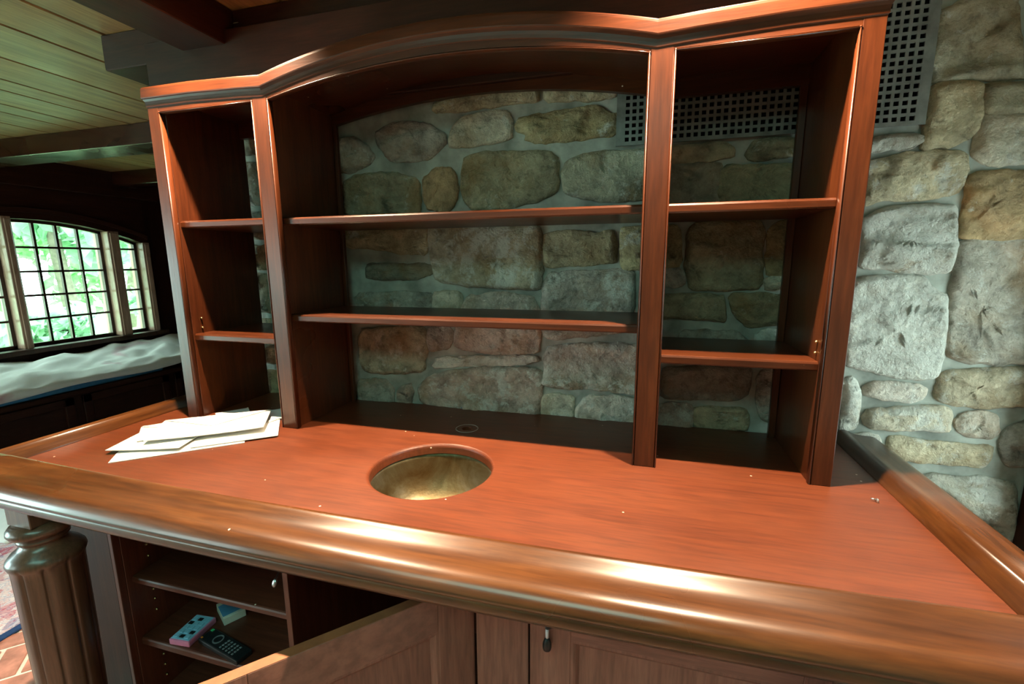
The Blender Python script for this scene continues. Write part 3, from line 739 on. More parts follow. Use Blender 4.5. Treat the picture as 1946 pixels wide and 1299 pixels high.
# ---------------------------------------------------------------- hutch of open shelves
hutch = thing('shelf_hutch', (0, .18, Z0), 'cherry wood hutch with arched top and three open shelf bays standing on the bar top', 'hutch')
IN = 2.115
def arch_in(x): return IN + .06 * (1 - (x / .562) ** 2) if abs(x) < .562 else IN
def arch_top(x): return 2.172 + .074 * (1 - (x / .575) ** 2) if abs(x) < .575 else 2.172 + .010 * min(1, (abs(x) - .575) / .2)
FT = .022
for a, b in ((-1.04, -.995), (-.614, -.561), (.561, .614), (.995, 1.04)):
    mk('stile', box(a, b, 0, FT, Z0, 2.15 if abs(a) > .9 else 2.16, .0015), cherry['z'], hutch)
xs = [-.565 + 1.13 * i / 48 for i in range(49)]
mk('arched_rail', strip_prism_y(xs, arch_in, lambda x: arch_top(x) - .02, .0005, FT), cherry['x'], hutch)
for a, b in ((-1.0, -.61), (.61, 1.0)):
    mk('top_rail', box(a, b, .0005, FT, IN, 2.155, .0), cherry['x'], hutch)
# beads round the openings
BD = .006
def vbead(x, s):
    mk('bead', sweep([[(x + s * (BD / 2 + BD / 2 * math.cos(t)), -.002 + .011 + .011 * math.sin(t), z) for t in [2 * math.pi * k / 10 for k in range(10)]] for z in (Z0 + .001, IN)]), cherry['z'], hutch, True)
for x, s in ((-.995, 1), (-.614, -1), (-.561, 1), (.561, -1), (.614, 1), (.995, -1)): vbead(x, s)
def hbead(x0, x1, fn, n):
    mk('bead', sweep([[(x, -.002 + .011 + .011 * math.sin(t), fn(x) - BD / 2 - BD / 2 * math.cos(t)) for t in [2 * math.pi * k / 10 for k in range(10)]] for x in [x0 + (x1 - x0) * i / n for i in range(n + 1)]]), cherry['x'], hutch, True)
hbead(-.995, -.614, lambda x: IN, 1); hbead(.614, .995, lambda x: IN, 1); hbead(-.561, .561, arch_in, 40)
# sides and dividers
for nm, a, b in (('side_panel', -1.036, -.992), ('divider', -.608, -.567), ('divider', .567, .608), ('side_panel', .992, 1.036)):
    mk(nm, box(a, b, FT, .34, Z0, 2.16, .001), cherry['z'], hutch)
# back rails and soffit
def arch_back(x): return 2.119 + .058 * (1 - (x / .56) ** 2)
mk('back_rail', strip_prism_y([-.566 + 1.132 * i / 40 for i in range(41)], arch_back, lambda x: arch_top(x) - .006, .318, .338), cherry['x'], hutch)
for a, b in ((-.991, -.609), (.609, .991)):
    mk('back_rail', box(a, b, .318, .338, 2.105, 2.16), cherry['x'], hutch)
for x in (-.566, .553):
    mk('back_stile', box(x, x + .013, .322, .338, Z0, 2.12, .001), cherry['z'], hutch)
mk('back_stile', box(.972, .991, .322, .338, Z0, 2.106, .001), cherry['z'], hutch)
xs = [-1.036 + 2.072 * i / 80 for i in range(81)]
mk('top_panel', strip_prism_y(xs, lambda x: arch_top(x) - .022, lambda x: arch_top(x) - .006, .023, .338), cherry['x'], hutch)
# crown moulding: front run and two returns
PR = [(0.0, -.052), (-.003, -.050), (-.004, -.042), (-.006, -.034), (-.012, -.028), (-.016, -.026), (-.0172, -.023), (-.0168, -.020), (-.0150, .001), (-.0135, .006), (-.010, .009), (.012, .009), (.012, -.052)]
PR = [(y_ * .58 if y_ < 0 else y_, z_) for y_, z_ in PR]
kx = [-1.04, -.85, -.66] + [-.575 + 1.15 * i / 48 for i in range(49)] + [.66, .85, 1.04]
rings = []
for x in kx:
    ring = []
    for dy, dz in PR:
        X = x
        if abs(x) == 1.04: X = math.copysign(1.04 - dy, x)
        ring.append((X, dy, arch_top(x) + dz))
    rings.append(ring)
mk('crown_moulding', sweep(rings), cherry['x'], hutch, False)
for s in (-1, 1):
    rings = [[(s * (1.04 - dy), (dy if y == 0 else y), arch_top(1.04) + dz) for dy, dz in PR] for y in (0, .30)]
    mk('crown_return', sweep(rings), cherry['y'], hutch, False)
# shelves
def shelf(parent, x0, x1, zt, y0=.026, y1=.335, th=.024, mat=None):
    c = .006
    prof = [(y1, zt), (y0 + c, zt), (y0 + c * .4, zt - c * .25), (y0, zt - c), (y0, zt - th + c * .6), (y0 + c * .6, zt - th), (y1, zt - th)]
    return mk('shelf', sweep([[(x, y, z) for y, z in prof] for x in (x0, x1)]), mat or cherry['x'], parent)
shelf(hutch, -.565, .565, 1.766); shelf(hutch, -.565, .565, 1.452)
shelf(hutch, .609, .991, 1.765); shelf(hutch, .609, .991, 1.373)
shelf(hutch, -.991, -.609, 1.768); shelf(hutch, -.991, -.609, 1.371)
# shelf pins
def pin(parent, x, y, z, s, m=None):
    mk('shelf_pin', xf(lathe(0, 0, [(.0035, 0), (.0035, .004), (.002, .006), (.0005, .0065)], 8), lambda v: (x + s * v[2], y + v[0], z + v[1])), m or brass, parent, True)
for z in (1.42, 1.392): pin(hutch, .9915, .047, z, -1)
for z in (1.425, 1.39): pin(hutch, -.9915, .058, z, 1)

# ---------------------------------------------------------------- bar top
bar = thing('bar_counter', (0, -.1, 1.015), 'wide cherry bar top edged by a moulded mahogany rail, round sink hole in it', 'bar top')
HX = 1.165
def yin(s): return -.456 + .028 * s * s
PROF = [(.002, -.012), (0, .001), (.005, .010), (.012, .022), (.019, .030), (.026, .0335), (.033, .0330), (.045, .0275), (.060, .0215), (.077, .0190), (.095, .0185), (.110, .0165), (.121, .011), (.129, .003), (.1335, -.005), (.1350, -.010), (.1340, -.015), (.1315, -.0185), (.1330, -.022), (.1330, -.036), (.126, -.045), (.030, -.045), (.030, -.012)]
# smooth the profile
def smooth_prof(P, n=1):
    fixed = [P[0]] + [P[i] for i in range(1, len(P) - 3)]
    out = [P[0], P[1]]
    for i in range(1, len(P) - 4):
        a, b, c, d = P[max(i - 1, 0)], P[i], P[i + 1], P[min(i + 2, len(P) - 1)]
        for t in (.33, .67, 1.0):
            f = [.5 * (2 * b[k] + (c[k] - a[k]) * t + (2 * a[k] - 5 * b[k] + 4 * c[k] - d[k]) * t * t + (3 * b[k] - a[k] - 3 * c[k] + d[k]) * t ** 3) for k in (0, 1)]
            out.append(tuple(f))
    return out + P[-3:]
PS = smooth_prof(PROF)
rings = []
for i in range(41):
    s = -1 + 2 * i / 40
    rings.append([(s * (HX + d), yin(s) - d, Z0 + z) for d, z in PS])
mk('front_rail', sweep(rings), rail_x, bar, True)
for s in (-1, 1):
    mk('side_rail', sweep([[(s * (HX + d), y if y > 0 else yin(1) - d, Z0 + z) for d, z in PS] for y in (.362, 0)]), rail_y, bar, True)
# panel with the sink opening and the tap hole
SKX, SKY, SKR = .022, -.158, .166
TX, TY, TR = .006, .152, .017
bm = bmesh.new()
def loop(pts):
    vs = [bm.verts.new(p) for p in pts]
    es = [bm.edges.new((vs[i], vs[(i + 1) % len(vs)])) for i in range(len(vs))]
    return vs, es
outer = [(-HX - .001, .362, Z0), (-HX - .001, yin(1) - .001, Z0)] + [(HX * (-1 + 2 * i / 30), yin(-1 + 2 * i / 30) - .001, Z0) for i in range(1, 30)] + [(HX + .001, yin(1) - .001, Z0), (HX + .001, .362, Z0)]
def circ(cx, cy, r_, z, n): return [(cx + r_ * math.cos(2 * math.pi * k / n), cy + r_ * math.sin(2 * math.pi * k / n), z) for k in range(n)]
vo, eo = loop(outer); vs_, es_ = loop(circ(SKX, SKY, SKR + .010, Z0, 72)); vt_, et_ = loop(circ(TX, TY, TR + .001, Z0, 28))
bmesh.ops.triangle_fill(bm, use_beauty=True, edges=eo + es_ + et_)
def skirt(vs, rings_):
    prev = vs
    for ring in rings_:
        cur = [bm.verts.new(p) for p in ring]
        for i in range(len(cur)):
            k = (i + 1) % len(cur)
            bm.faces.new((prev[i], prev[k], cur[k], cur[i]))
        prev = cur
skirt(vs_, [circ(SKX, SKY, SKR + dr, Z0 + dz, 72) for dr, dz in ((.0070, -.0006), (.0040, -.0022), (.0015, -.0055), (.0003, -.010), (0, -.030))])
skirt(vt_, [circ(TX, TY, TR, Z0 - .001, 28), circ(TX, TY, TR, Z0 - .03, 28)])
skirt(vo, [[(p[0], p[1], Z0 - .03) for p in outer]])
bm.verts.index_update()
vf = [tuple(v.co) for v in bm.verts], [tuple(v.index for v in f.verts) for f in bm.faces]
bm.free()
mk('panel', vf, cherry_top, bar)
ringm = plain('pale_inlay_ring', (.34, .30, .27), .5, 0, 40, .1)
mk('tap_hole_ring', sweep([[(TX + r_ * math.cos(a), TY + r_ * math.sin(a), z) for r_, z in ((.0365, Z0 + .0002), (.0365, Z0 + .0010), (.0385, Z0 + .0010), (.0385, Z0 + .0002))] for a in [2 * math.pi * k / 48 for k in range(49)]], True, False), ringm, bar)
mk('tap_hole_plug', lathe(TX, TY, [(.0165, Z0 - .03), (.0165, Z0 - .012), (.006, Z0 - .012), (.006, Z0 - .02)], 24), plain('raw_wood', (.34, .16, .08), .8, 0, 40, .3), bar)
# sink basin
sink = thing('sink_basin', (SKX, SKY, Z0 - .22), 'round tarnished bronze sink basin set under the hole in the bar top', 'sink')
bp = [(SKR + .020, Z0 - .0305), (SKR + .004, Z0 - .0305), (SKR + .003, Z0 - .045), (SKR, Z0 - .09), (SKR - .015, Z0 - .14), (SKR - .055, Z0 - .175), (SKR - .11, Z0 - .188), (.022, Z0 - .190), (.020, Z0 - .200), (.001, Z0 - .200)]
V, F = [], []
rings = [circ(SKX, SKY, r_, z, 64) for r_, z in bp]
mk('bowl', sweep(rings, True, False), bronze, sink, True)
mk('drain', lathe(SKX, SKY, [(.021, Z0 - .2), (.026, Z0 - .188), (.022, Z0 - .186), (.018, Z0 - .192), (.001, Z0 - .192)], 24), steel, sink, True)

# ---------------------------------------------------------------- base cabinet under the bar top
YC = -.365
cab = thing('bar_cabinet', (0, 0, 0), 'dark cherry cabinet under the bar top with one door standing open and turned corner legs', 'cabinet')
CT = 1.012
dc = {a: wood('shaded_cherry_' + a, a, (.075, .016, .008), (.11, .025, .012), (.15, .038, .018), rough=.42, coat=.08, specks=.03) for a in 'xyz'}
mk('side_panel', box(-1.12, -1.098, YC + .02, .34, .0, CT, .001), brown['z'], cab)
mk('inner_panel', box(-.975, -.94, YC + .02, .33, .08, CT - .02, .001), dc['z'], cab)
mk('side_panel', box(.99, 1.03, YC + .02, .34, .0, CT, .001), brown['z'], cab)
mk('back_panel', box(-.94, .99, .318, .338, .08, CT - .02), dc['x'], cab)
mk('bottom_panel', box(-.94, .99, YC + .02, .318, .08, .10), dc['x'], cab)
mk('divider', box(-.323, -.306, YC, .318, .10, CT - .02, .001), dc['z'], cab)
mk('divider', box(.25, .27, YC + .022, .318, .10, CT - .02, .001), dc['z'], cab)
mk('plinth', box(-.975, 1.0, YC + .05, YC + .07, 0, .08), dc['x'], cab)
mk('apron', box(-.955, 1.03, YC, YC + .0195, .915, CT, .001), brown['x'], cab)
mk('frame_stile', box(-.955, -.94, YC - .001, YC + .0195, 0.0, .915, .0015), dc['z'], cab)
mk('corner_panel', box(-1.12, -.956, YC, YC + .0195, 0.0, CT, .001), dark['z'], cab)  # shadow beside the leg is put into this panel's dark colour
mk('frame_stile', box(.222, .348, YC, YC + .0195, 0.0, .915, .0015), brown['z'], cab)
mk('frame_stile', box(.99, 1.03, YC, YC + .0195, 0.0, .915, .0015), brown['z'], cab)
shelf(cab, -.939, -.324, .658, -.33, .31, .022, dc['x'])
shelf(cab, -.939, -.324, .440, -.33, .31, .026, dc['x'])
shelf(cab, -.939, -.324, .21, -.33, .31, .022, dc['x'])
for z in (.735, .695, .62, .575, .54, .50, .46 - .06, .33, .29, .25): pin(cab, -.9395, -.275, z, 1)
# catch on the divider
ct = mk('door_catch', xf(lathe(0, 0, [(.003, 0), (.003, .018), (.0065, .020), (.008, .026), (.0065, .032), (.001, .034)], 12), lambda v: (-.3235 - .018 + v[0] * .9, YC + .012 - v[2] * .75, .81 - v[2] * .8 + v[1])), steel, cab, True)

def make_door(fn, L, z0, z1, parent, m_z, m_x, m_p, handle=None):
    """door in local (u along the leaf from the hinge, v thickness outwards, z); fn maps to the world"""
    sw, t = .09, .024
    d = mk('door', xf(box(sw - .004, L - sw + .004, .006, .013, z0 + sw - .004, z1 - sw + .004), fn), m_p, parent)
    mk('stile', xf(box(0, sw, 0, t, z0, z1, .0015), fn), m_z, d)
    mk('stile', xf(box(L - sw, L, 0, t, z0, z1, .0015), fn), m_z, d)
    mk('rail', xf(box(sw, L - sw, 0, t, z1 - sw, z1, .0012), fn), m_x, d)
    mk('rail', xf(box(sw, L - sw, 0, t, z0, z0 + sw, .0012), fn), m_x, d)
    # mitred moulding round the panel
    prof = [(0, .0125), (0, .0225), (.006, .0225), (.011, .0195), (.015, .0155), (.018, .0132), (.018, .0125)]
    cs = [(sw, z0 + sw, 1, 1), (L - sw, z0 + sw, -1, 1), (L - sw, z1 - sw, -1, -1), (sw, z1 - sw, 1, -1), (sw, z0 + sw, 1, 1)]
    mk('moulding', xf(sweep([[(cx + sx * a, v, cz + sz * a) for a, v in prof] for cx, cz, sx, sz in cs], True, False), fn), m_z, d)
    return d
# the open door
hp = Vector((.213, -.352, 0)); du = Vector((-.678, -.735, 0)); dn = Vector((.735, -.678, 0))
ed = plain('raw_orange_door_edge', (.27, .088, .034), .6, 0, 25, .25, .2)
fn1 = lambda v: tuple(hp + du * v[0] + dn * (v[1] - .024) + Vector((0, 0, v[2])))
d1 = make_door(fn1, .55, .10, .888, cab, brown['z'], wood('brown_door_rail', 'x', *BR, rough=.42, coat=.1, specks=.03, grain=.35), brown['z'])
mk('top_edge', xf(box(.001, .549, .0005, .0235, .888, .8888), fn1), ed, d1)
# the closed door
fn2 = lambda v: (.357 + v[0], YC - v[1], v[2])
d2 = make_door(fn2, .62, .10, .912, cab, brown['z'], brown['x'], brown['z'])
hd_ = mk('drop_handle', lathe(.398, -.402, [(.0035, .850), (.0035, .828)], 12), plain('white_enamel_rod', (.75, .72, .78), .3, 0, 30, .05), d2, True)
hd2 = mk('handle_tip', lathe(.398, -.402, [(.0040, .829), (.0065, .824), (.0095, .815), (.0098, .808), (.0085, .801), (.004, .798), (.0005, .7975)], 20), blackp, d2, True)
hd3 = mk('handle_mount', xf(lathe(0, 0, [(.011, 0), (.011, .003), (.005, .006), (.004, .015), (.001, .016)], 16), lambda v: (.398 + v[0], YC - .0235 - v[2], .852 + v[1])), blackp, d2, True)
# turned legs
def flutes(a, z):
    if z < .845 and z > .09:
        k = (a * 10 / (2 * math.pi)) % 1.0
        d = abs(k - .5) * 2
        return 1.0 - .075 * max(0, (d - .78) / .22)
    return 1.0
legm = wood('leg_wood', 'z', (.085, .036, .02), (.13, .056, .031), (.18, .08, .045), rough=.33, coat=.3, coat_r=.15)
for s in (-1, 1):
    lx, ly = s * .958, -.505
    b = mk('leg', box(lx - .045, lx + .045, ly - .045, ly + .045, .955, 1.0145, .002), legm, cab)
    pr_ = [(.052, .956), (.062, .951), (.068, .942), (.069, .934), (.064, .925), (.052, .919), (.047, .916), (.052, .911), (.053, .906), (.046, .902), (.047, .895), (.056, .885), (.070, .874), (.079, .862), (.081, .853), (.078, .843), (.075, .838), (.074, .82), (.072, .6), (.069, .4), (.064, .2), (.060, .1), (.064, .085), (.064, .0)]
    mk('turned_shaft', lathe(lx, ly, pr_, 120, flutes), legm, b, True)

# ---------------------------------------------------------------- things on the bar top
def envelope(label, cx, cy, z, w, h, ang, mat, bend=.0, th=.0035, tilt=0.0, group='envelopes heaped on the bar'):
    ca, sa = math.cos(ang), math.sin(ang)
    t = thing('envelope', (cx, cy, z), label, 'envelope', group)
    nx, ny = 8, 5
    def P(u, v, k):
        x = (u - .5) * w; y = (v - .5) * h
        zz = z + bend * (abs(u - .5) * 2) ** 2 + tilt * (u - .5) + k
        return (cx + x * ca - y * sa, cy + x * sa + y * ca, zz)
    V, F = [], []
    for k in (0, th):
        for i in range(nx + 1):
            for j in range(ny + 1):
                V.append(P(i / nx, j / ny, k * (1 if (0 < i < nx and 0 < j < ny) else .55) + (0 if k else 0)))
    M = (nx + 1) * (ny + 1)
    idx = lambda i, j: i * (ny + 1) + j
    for i in range(nx):
        for j in range(ny):
            a, b, c, d = idx(i, j), idx(i + 1, j), idx(i + 1, j + 1), idx(i, j + 1)
            F += [(d, c, b, a), (M + a, M + b, M + c, M + d)]
    for i in range(nx):
        for j in (0, ny):
            F.append((idx(i, j), idx(i + 1, j), M + idx(i + 1, j), M + idx(i, j)))
    for j in range(ny):
        for i in (0, nx):
            F.append((idx(i, j), idx(i, j + 1), M + idx(i, j + 1), M + idx(i, j)))
    mk('body', (V, F), mat, t)
    # pointed flap lying on the back
    e = .0006
    f = [P(0.01, .99, th + e), P(.5, .42, th + e), P(.99, .99, th + e), P(.01, .99, th + e * 2.2), P(.5, .42, th + e * 2.2), P(.99, .99, th + e * 2.2)]
    mk('flap', (f, [(0, 1, 2), (5, 4, 3), (0, 3, 4, 1), (1, 4, 5, 2), (2, 5, 3, 0)]), mat, t)
    return t
zb = Z0 + .0006
A = math.atan2(.293, .34)
envelope('long white envelope at the bottom of the heap, its corner nearest the bar rail', -.822, -.189, zb, .34, .19, R(41), paper)
envelope('white envelope at the right end of the heap beside the hutch post', -.712, -.092, zb + .0045, .24, .17, R(40), paper)
envelope('white envelope whose sharp corner points left out of the heap', -.896, -.208, zb + .0095, .21, .18, R(20), paper, .002)
envelope('pale envelope lying toward the left bar rail under the topmost one', -.925, -.135, zb + .0155, .20, .15, R(50), paper, .001)
envelope('large white envelope lying topmost on the heap', -.815, -.095, zb + .0215, .33, .19, R(36), paper, .004)
envelope('shaded bluish envelope corner sticking out behind the heap into the left bay', -.884, .05, zb + .0001, .15, .11, R(-40), paper_shade)
envelope('shaded bluish envelope lying beside the foot of the left hutch post', -.752, .078, zb + .0046, .12, .10, R(-45), paper_shade)

# screw lying on the bar
sc_ = thing('loose_screw', (1.112, -.05, Z0), 'small shiny screw lying on the bar near the right rail', 'screw')
def lay(v): return (1.1125 + v[2] * .75 - .008, -.05 - v[2] * .5 + v[0] * .8, Z0 + .0052 + v[1])
mk('shank', xf(lathe(0, 0, [(.0012, 0), (.0022, .004), (.0022, .012)], 10), lay), steel, sc_, True)
mk('head', xf(lathe(0, 0, [(.0022, .0115), (.005, .0135), (.005, .0155), (.003, .017), (.0005, .0172)], 12), lay), steel, sc_, True)
cb = mk('blue_cable_end', xf(lathe(0, 0, [(.0010, 0), (.0026, .004), (.0026, .045), (.0034, .047), (.0034, .06), (.0008, .062)], 10), lambda v: (-.097 + v[2], .351 + v[0] - .03 * v[2], Z0 + .0036 + v[1])), plain('blue_cable', (.03, .12, .35), .4, 0, 40, .1), None, True)
tag(cb, 'tiny blue cable end lying at the back of the bar against the stones', 'cable')

# ---------------------------------------------------------------- things on the cabinet shelf
def quad_frame(p0, p1, p3):
    p0, p1, p3 = Vector(p0), Vector(p1), Vector(p3)
    u = (p1 - p0); w = (p3 - p0); L, Wd = u.length, w.length
    u.normalize(); w = (w - u * w.dot(u)).normalized()
    return lambda v: tuple(p0 + u * v[0] + w * v[1] + Vector((0, 0, v[2]))), L, Wd
SZ = .4402
rem = thing('remote_control', (-.80, -.28, SZ), 'small pink edged remote with pale blue keys on the cabinet shelf', 'remote')
fr_, L, Wd = quad_frame((-.826, -.327, SZ), (-.835, -.222, SZ), (-.752, -.325, SZ))
pinkp = plain('pink_plastic', (.62, .20, .34), .35, 0, 30, .1)
bluep = plain('pale_blue_key_plate', (.26, .52, .70), .3, 0, 60, .1)
mk('body', xf(box(0, L, 0, Wd, 0, .020, .003, 2), fr_), pinkp, rem)
mk('face_plate', xf(box(.004, L - .004, .004, Wd - .004, .0201, .0212), fr_), bluep, rem)
for i in range(5):
    for j in range(3):
        if (i * 3 + j) % 4 == 1:
            m_ = blackp
        else:
            m_ = bluep
        a = .009 + i * (L - .018) / 5; b = .008 + j * (Wd - .016) / 3
        mk('button', xf(box(a, a + (L - .018) / 5 - .005, b, b + (Wd - .016) / 3 - .004, .0213, .0235, .0008), fr_), m_, rem)
rem2 = thing('remote_control', (-.62, -.30, SZ), 'long black remote with round key pad lying at an angle on the cabinet shelf', 'remote')
fr_, L, Wd = quad_frame((-.742, -.300, SZ), (-.552, -.336, SZ), (-.731, -.250, SZ))
mk('body', xf(box(0, L, 0, Wd, 0, .018, .004, 2), fr_), blackp, rem2)
ck = plain('grey_key_ring', (.30, .33, .36), .3, .5, 40, .1)
rx, ry = L * .33, Wd * .52
mk('key_ring', xf(sweep([[(rx + r_ * math.cos(a), ry + r_ * math.sin(a), z) for r_, z in ((.013, .0182), (.013, .0200), (.0165, .0200), (.0165, .0182))] for a in [2 * math.pi * k / 28 for k in range(29)]], True, False), fr_), ck, rem2)
lk = plain('grey_keys', (.16, .18, .19), .5, 0, 40, .1)
for i in range(5):
    for j in range(4):
        a = L * .50 + i * L * .075; b = .008 + j * (Wd - .016) / 4
        mk('button', xf(box(a, a + .007, b, b + .006, .0182, .0198, .0006), fr_), lk, rem2)
mk('button', xf(box(.006, .016, Wd - .014, Wd - .006, .0182, .0198), fr_), plain('green_key', (.05, .55, .22), .4, 0, 30, .1), rem2)
mk('button', xf(box(.006, .013, .006, .011, .0182, .0198), fr_), plain('orange_key', (.7, .2, .03), .4, 0, 30, .1), rem2)
bx = thing('small_box', (-.75, -.18, SZ), 'small red blue and white carton at the back of the cabinet shelf', 'carton')
fr_, L, Wd = quad_frame((-.722, -.222, SZ), (-.805, -.175, SZ), (-.690, -.165, SZ))
mk('body', xf(box(0, L, 0, Wd, 0, .026, .001), fr_), plain('white_card', (.72, .70, .62), .6, 0, 20, .05), bx)
mk('lid_band', xf(box(L * .12, L * .8, .001, Wd * .98, .0261, .0268), fr_), plain('blue_print', (.10, .28, .50), .5, 0, 20, .1), bx)
mk('end_flap', xf(box(L, L + .0006, .001, Wd - .001, .001, .026), fr_), plain('red_print', (.55, .03, .05), .5, 0, 20, .1), bx)

# ---------------------------------------------------------------- grille in the stone wall
gr = thing('air_grille', (.88, .35, 1.98), 'grey cast air grille with square holes set into the stone wall', 'grille')
gx0, gz0, pt, hl = .497, 2.003, .0206, .0125
NX, NZ = 38, 15
ex = [.463]; ez = [1.985]
for i in range(NX): ex += [gx0 + i * pt - hl / 2, gx0 + i * pt + hl / 2]
ex.append(1.292)
for j in range(NZ): ez += [gz0 + j * pt - hl / 2, gz0 + j * pt + hl / 2]
ez.append(2.318)
V, F = [], []
nz = len(ez)
for i, x in enumerate(ex):
    for j, z in enumerate(ez):
        V.append((x, .354 + .002 * noise.noise(Vector((x * 9, 1, z * 9))), z))
for i in range(len(ex) - 1):
    for j in range(nz - 1):
        if i % 2 == 1 and j % 2 == 1: continue
        F.append((i * nz + j, (i + 1) * nz + j, (i + 1) * nz + j + 1, i * nz + j + 1))
g = mk('lattice', (V, F), zinc, gr)
sm_ = g.modifiers.new('thickness', 'SOLIDIFY'); sm_.thickness = .005; sm_.offset = 0
mk('hole_shade_plate', box(.470, 1.285, .3605, .3640, 1.99, 2.312), black, gr)  # black plate stands in for the shade behind the holes

# ---------------------------------------------------------------- window seat, mattress and dust sheet
seat = thing('window_seat', (-4.64, 1.3, 0), 'dark panelled window seat running along the left wall', 'bench')
mk('carcass', box(-4.995, -4.33, -.2, 3.30, .0, .49, .004), dark['y'], seat)
mk('seat_edge', box(-4.34, -4.29, -.2, 3.30, .455, .50, .008, 2), dark['y'], seat)
for a in (-.15, .72, 1.59, 2.46):
    b_ = a + .80
    P = [box(-4.335, -4.31, a, a + .07, .05, .44, .003), box(-4.335, -4.31, b_ - .07, b_, .05, .44, .003), box(-4.335, -4.31, a, b_, .37, .44, .003), box(-4.335, -4.31, a, b_, .05, .12, .003)]
    mk('front_panel', join(*P), dark['y'], seat)
bluem = plain('blue_ticking', (.05, .22, .42), .8, 0, 25, .15)
mat_ = mk('seat_mattress', box(-4.985, -4.31, -.1, 2.35, .5005, .565, .02, 3), bluem, None, True)
tag(mat_, 'thin blue mattress showing under the white sheet on the window seat', 'mattress')
def sheet_mat():
    m, nt, p = newmat('white_dust_sheet')
    vec, _ = coords(nt, (1, 1, 1), False)
    n = noise_tex(nt, vec, 1.6, 3, .5, .9)
    r_ = ramp(nt, [(.58, (.84, .87, .85)), (.66, (.58, .36, .42))], n.outputs[0])
    nt.links.new(r_.outputs[0], p.inputs['Base Color'])
    p.inputs['Roughness'].default_value = .8
    return m
V, F = [], []
ny, nx = 110, 26
for i in range(ny + 1):
    y = -.25 + 3.5 * i / ny
    for j in range(nx + 1):
        t = j / nx
        if t < .12:
            q = t / .12
            x = -4.278 - .006 * q; z = .545 + .055 * q + .012 * math.sin(y * 5) * (1 - q)
        else:
            q = (t - .12) / .88
            x = -4.284 - .60 * q
            z = .60 + .15 * q ** .8 + .05 * noise.noise(Vector((x * 3, y * 2.2, 1))) + .035 * noise.noise(Vector((x * 6, y * 4.5 + x * 3, 5))) + .014 * noise.noise(Vector((x * 14, y * 9 + x * 8, 3))) + .04 * abs(noise.noise(Vector((x * 1.5, y * 1.3, 9)))) * q
        V.append((x, y, z))
for i in range(ny):
    for j in range(nx):
        a = i * (nx + 1) + j
        F.append((a, a + 1, a + nx + 2, a + nx + 1))
sh = mk('dust_sheet', (V, F), sheet_mat(), None, True)
tag(sh, 'rumpled white dust sheet spread over the window seat', 'sheet')
sd = sh.modifiers.new('thickness', 'SOLIDIFY'); sd.thickness = .006

# ---------------------------------------------------------------- rug and white cloth at the left
def rug_mat():
    m, nt, p = newmat('persian_rug')
    vec, _ = coords(nt, (1, 1, 1), False)
    vo = N(nt, 'ShaderNodeTexVoronoi'); vo.inputs['Scale'].default_value = 16
    nt.links.new(vec, vo.inputs['Vector'])
    n = noise_tex(nt, vec, 22, 4, .6, 1.2)
    r1 = ramp(nt, [(.36, (.50, .12, .18)), (.44, (.72, .55, .60)), (.52, (.30, .32, .52)), (.57, (.82, .78, .82)), (.7, (.40, .14, .24))], n.outputs[0])
    r1.color_ramp.interpolation = 'CONSTANT'
    sp = N(nt, 'ShaderNodeSeparateColor'); nt.links.new(vo.outputs['Color'], sp.inputs[0])
    r2 = ramp(nt, [(.0, (.80, .76, .82)), (.4, (.55, .20, .28)), (.6, (.74, .66, .74)), (.88, (.25, .27, .48))], sp.outputs[0])
    r2.color_ramp.interpolation = 'CONSTANT'
    c = mixc(nt, .5, r1.outputs[0], r2.outputs[0])
    nt.links.new(c, p.inputs['Base Color']); p.inputs['Roughness'].default_value = .95
    p.inputs['Specular IOR Level'].default_value = .1
    return m
rug = thing('patterned_rug', (-3.0, .6, 0), 'red blue and cream patterned rug with a dark blue edge on the brick floor', 'rug')
mk('pile', box(-3.9, -2.105, -1.4, 2.6, .0042, .014, .003), rug_mat(), rug)
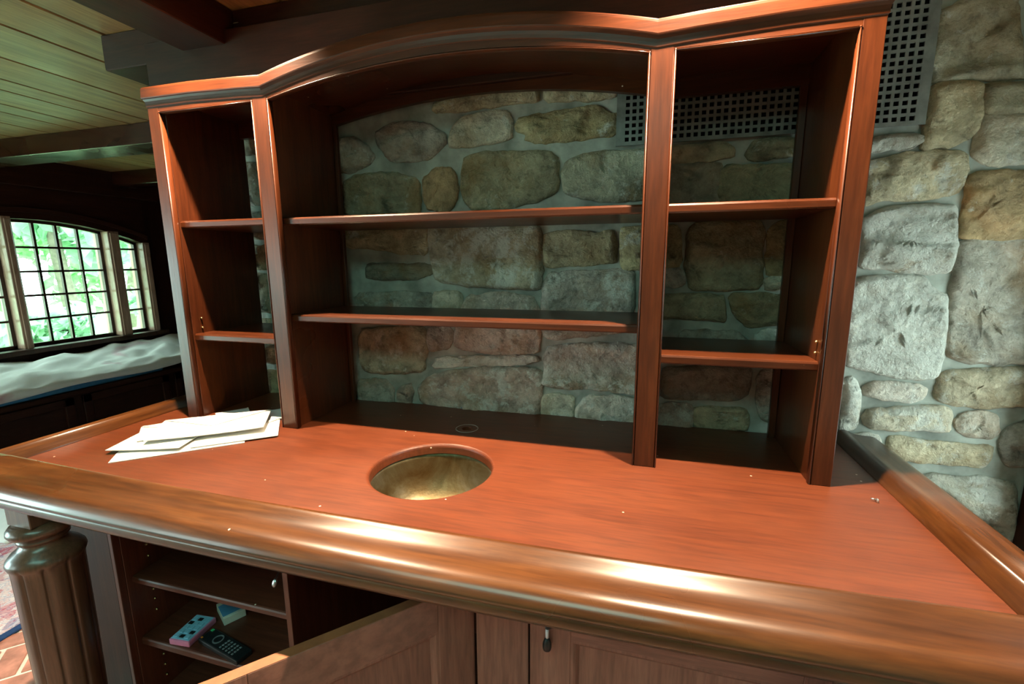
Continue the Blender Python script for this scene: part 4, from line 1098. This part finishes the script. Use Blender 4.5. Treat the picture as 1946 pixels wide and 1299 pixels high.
mk('binding', box(-2.104, -2.065, -1.4, 2.6, .0042, .013, .003), plain('navy_binding', (.010, .045, .16), .9, 0, 60, .2), rug)
# white cloth folded on the floor at the far edge of the rug
V, F = [], []
for i in range(19):
    for j in range(13):
        x = -3.75 + .80 * i / 18; y = .30 + .9 * j / 12
        e = min(i, 18 - i, j, 12 - j)
        z = .016 + min(e, 3) / 3 * (.085 + .03 * noise.noise(Vector((x * 5, y * 5, 2))))
        V.append((x + .03 * noise.noise(Vector((x * 4, y * 4, 8))), y, z))
for i in range(18):
    for j in range(12):
        a = i * 13 + j
        F.append((a, a + 1, a + 14, a + 13))
fc = mk('folded_cloth', (V, F), plain('bright_white_cloth', (.78, .80, .78), .9, 0, 12, .05), None, True)
tag(fc, 'folded white cloth lying on the rug at the left picture edge', 'cloth')
m_ = fc.modifiers.new('thickness', 'SOLIDIFY'); m_.thickness = .004

# ---------------------------------------------------------------- recessed lamps in the ceiling in front of the hutch
lampglow = bpy.data.materials.new('lamp_glow'); lampglow.use_nodes = True
_e = lampglow.node_tree.nodes['Principled BSDF']
_e.inputs['Emission Color'].default_value = (1, .80, .58, 1); _e.inputs['Emission Strength'].default_value = 30
for i, (lx, lab) in enumerate(((-.72, 'recessed ceiling spotlight above the left bay of the hutch'), (.72, 'recessed ceiling spotlight above the right bay of the hutch'))):
    ly = LAMP_Y
    t = thing('recessed_spotlight', (lx, ly, HC), lab, 'lamp', 'recessed spotlights over the bar')
    mk('trim_ring', sweep([[(lx + r_ * math.cos(a), ly + r_ * math.sin(a), z) for r_, z in ((.032, HC - .001), (.032, HC - .006), (.046, HC - .004), (.048, HC - .0005))] for a in [2 * math.pi * k / 32 for k in range(33)]], True, False), steel, t)
    mk('bulb', lathe(lx, ly, [(.024, HC - .0010), (.022, HC - .003), (.012, HC - .0045), (.001, HC - .005)], 24), lampglow, t, True)
    L_ = light('spotlight_beam', 'SPOT', (lx, ly, HC - .012), LAMP_W, (1.0, .76, .50), (0, 0.0, -1), spot_size=R(100), spot_blend=.6, shadow_soft_size=.022)
    L_.parent = t
    L_.location = Vector((0, 0, -.012))
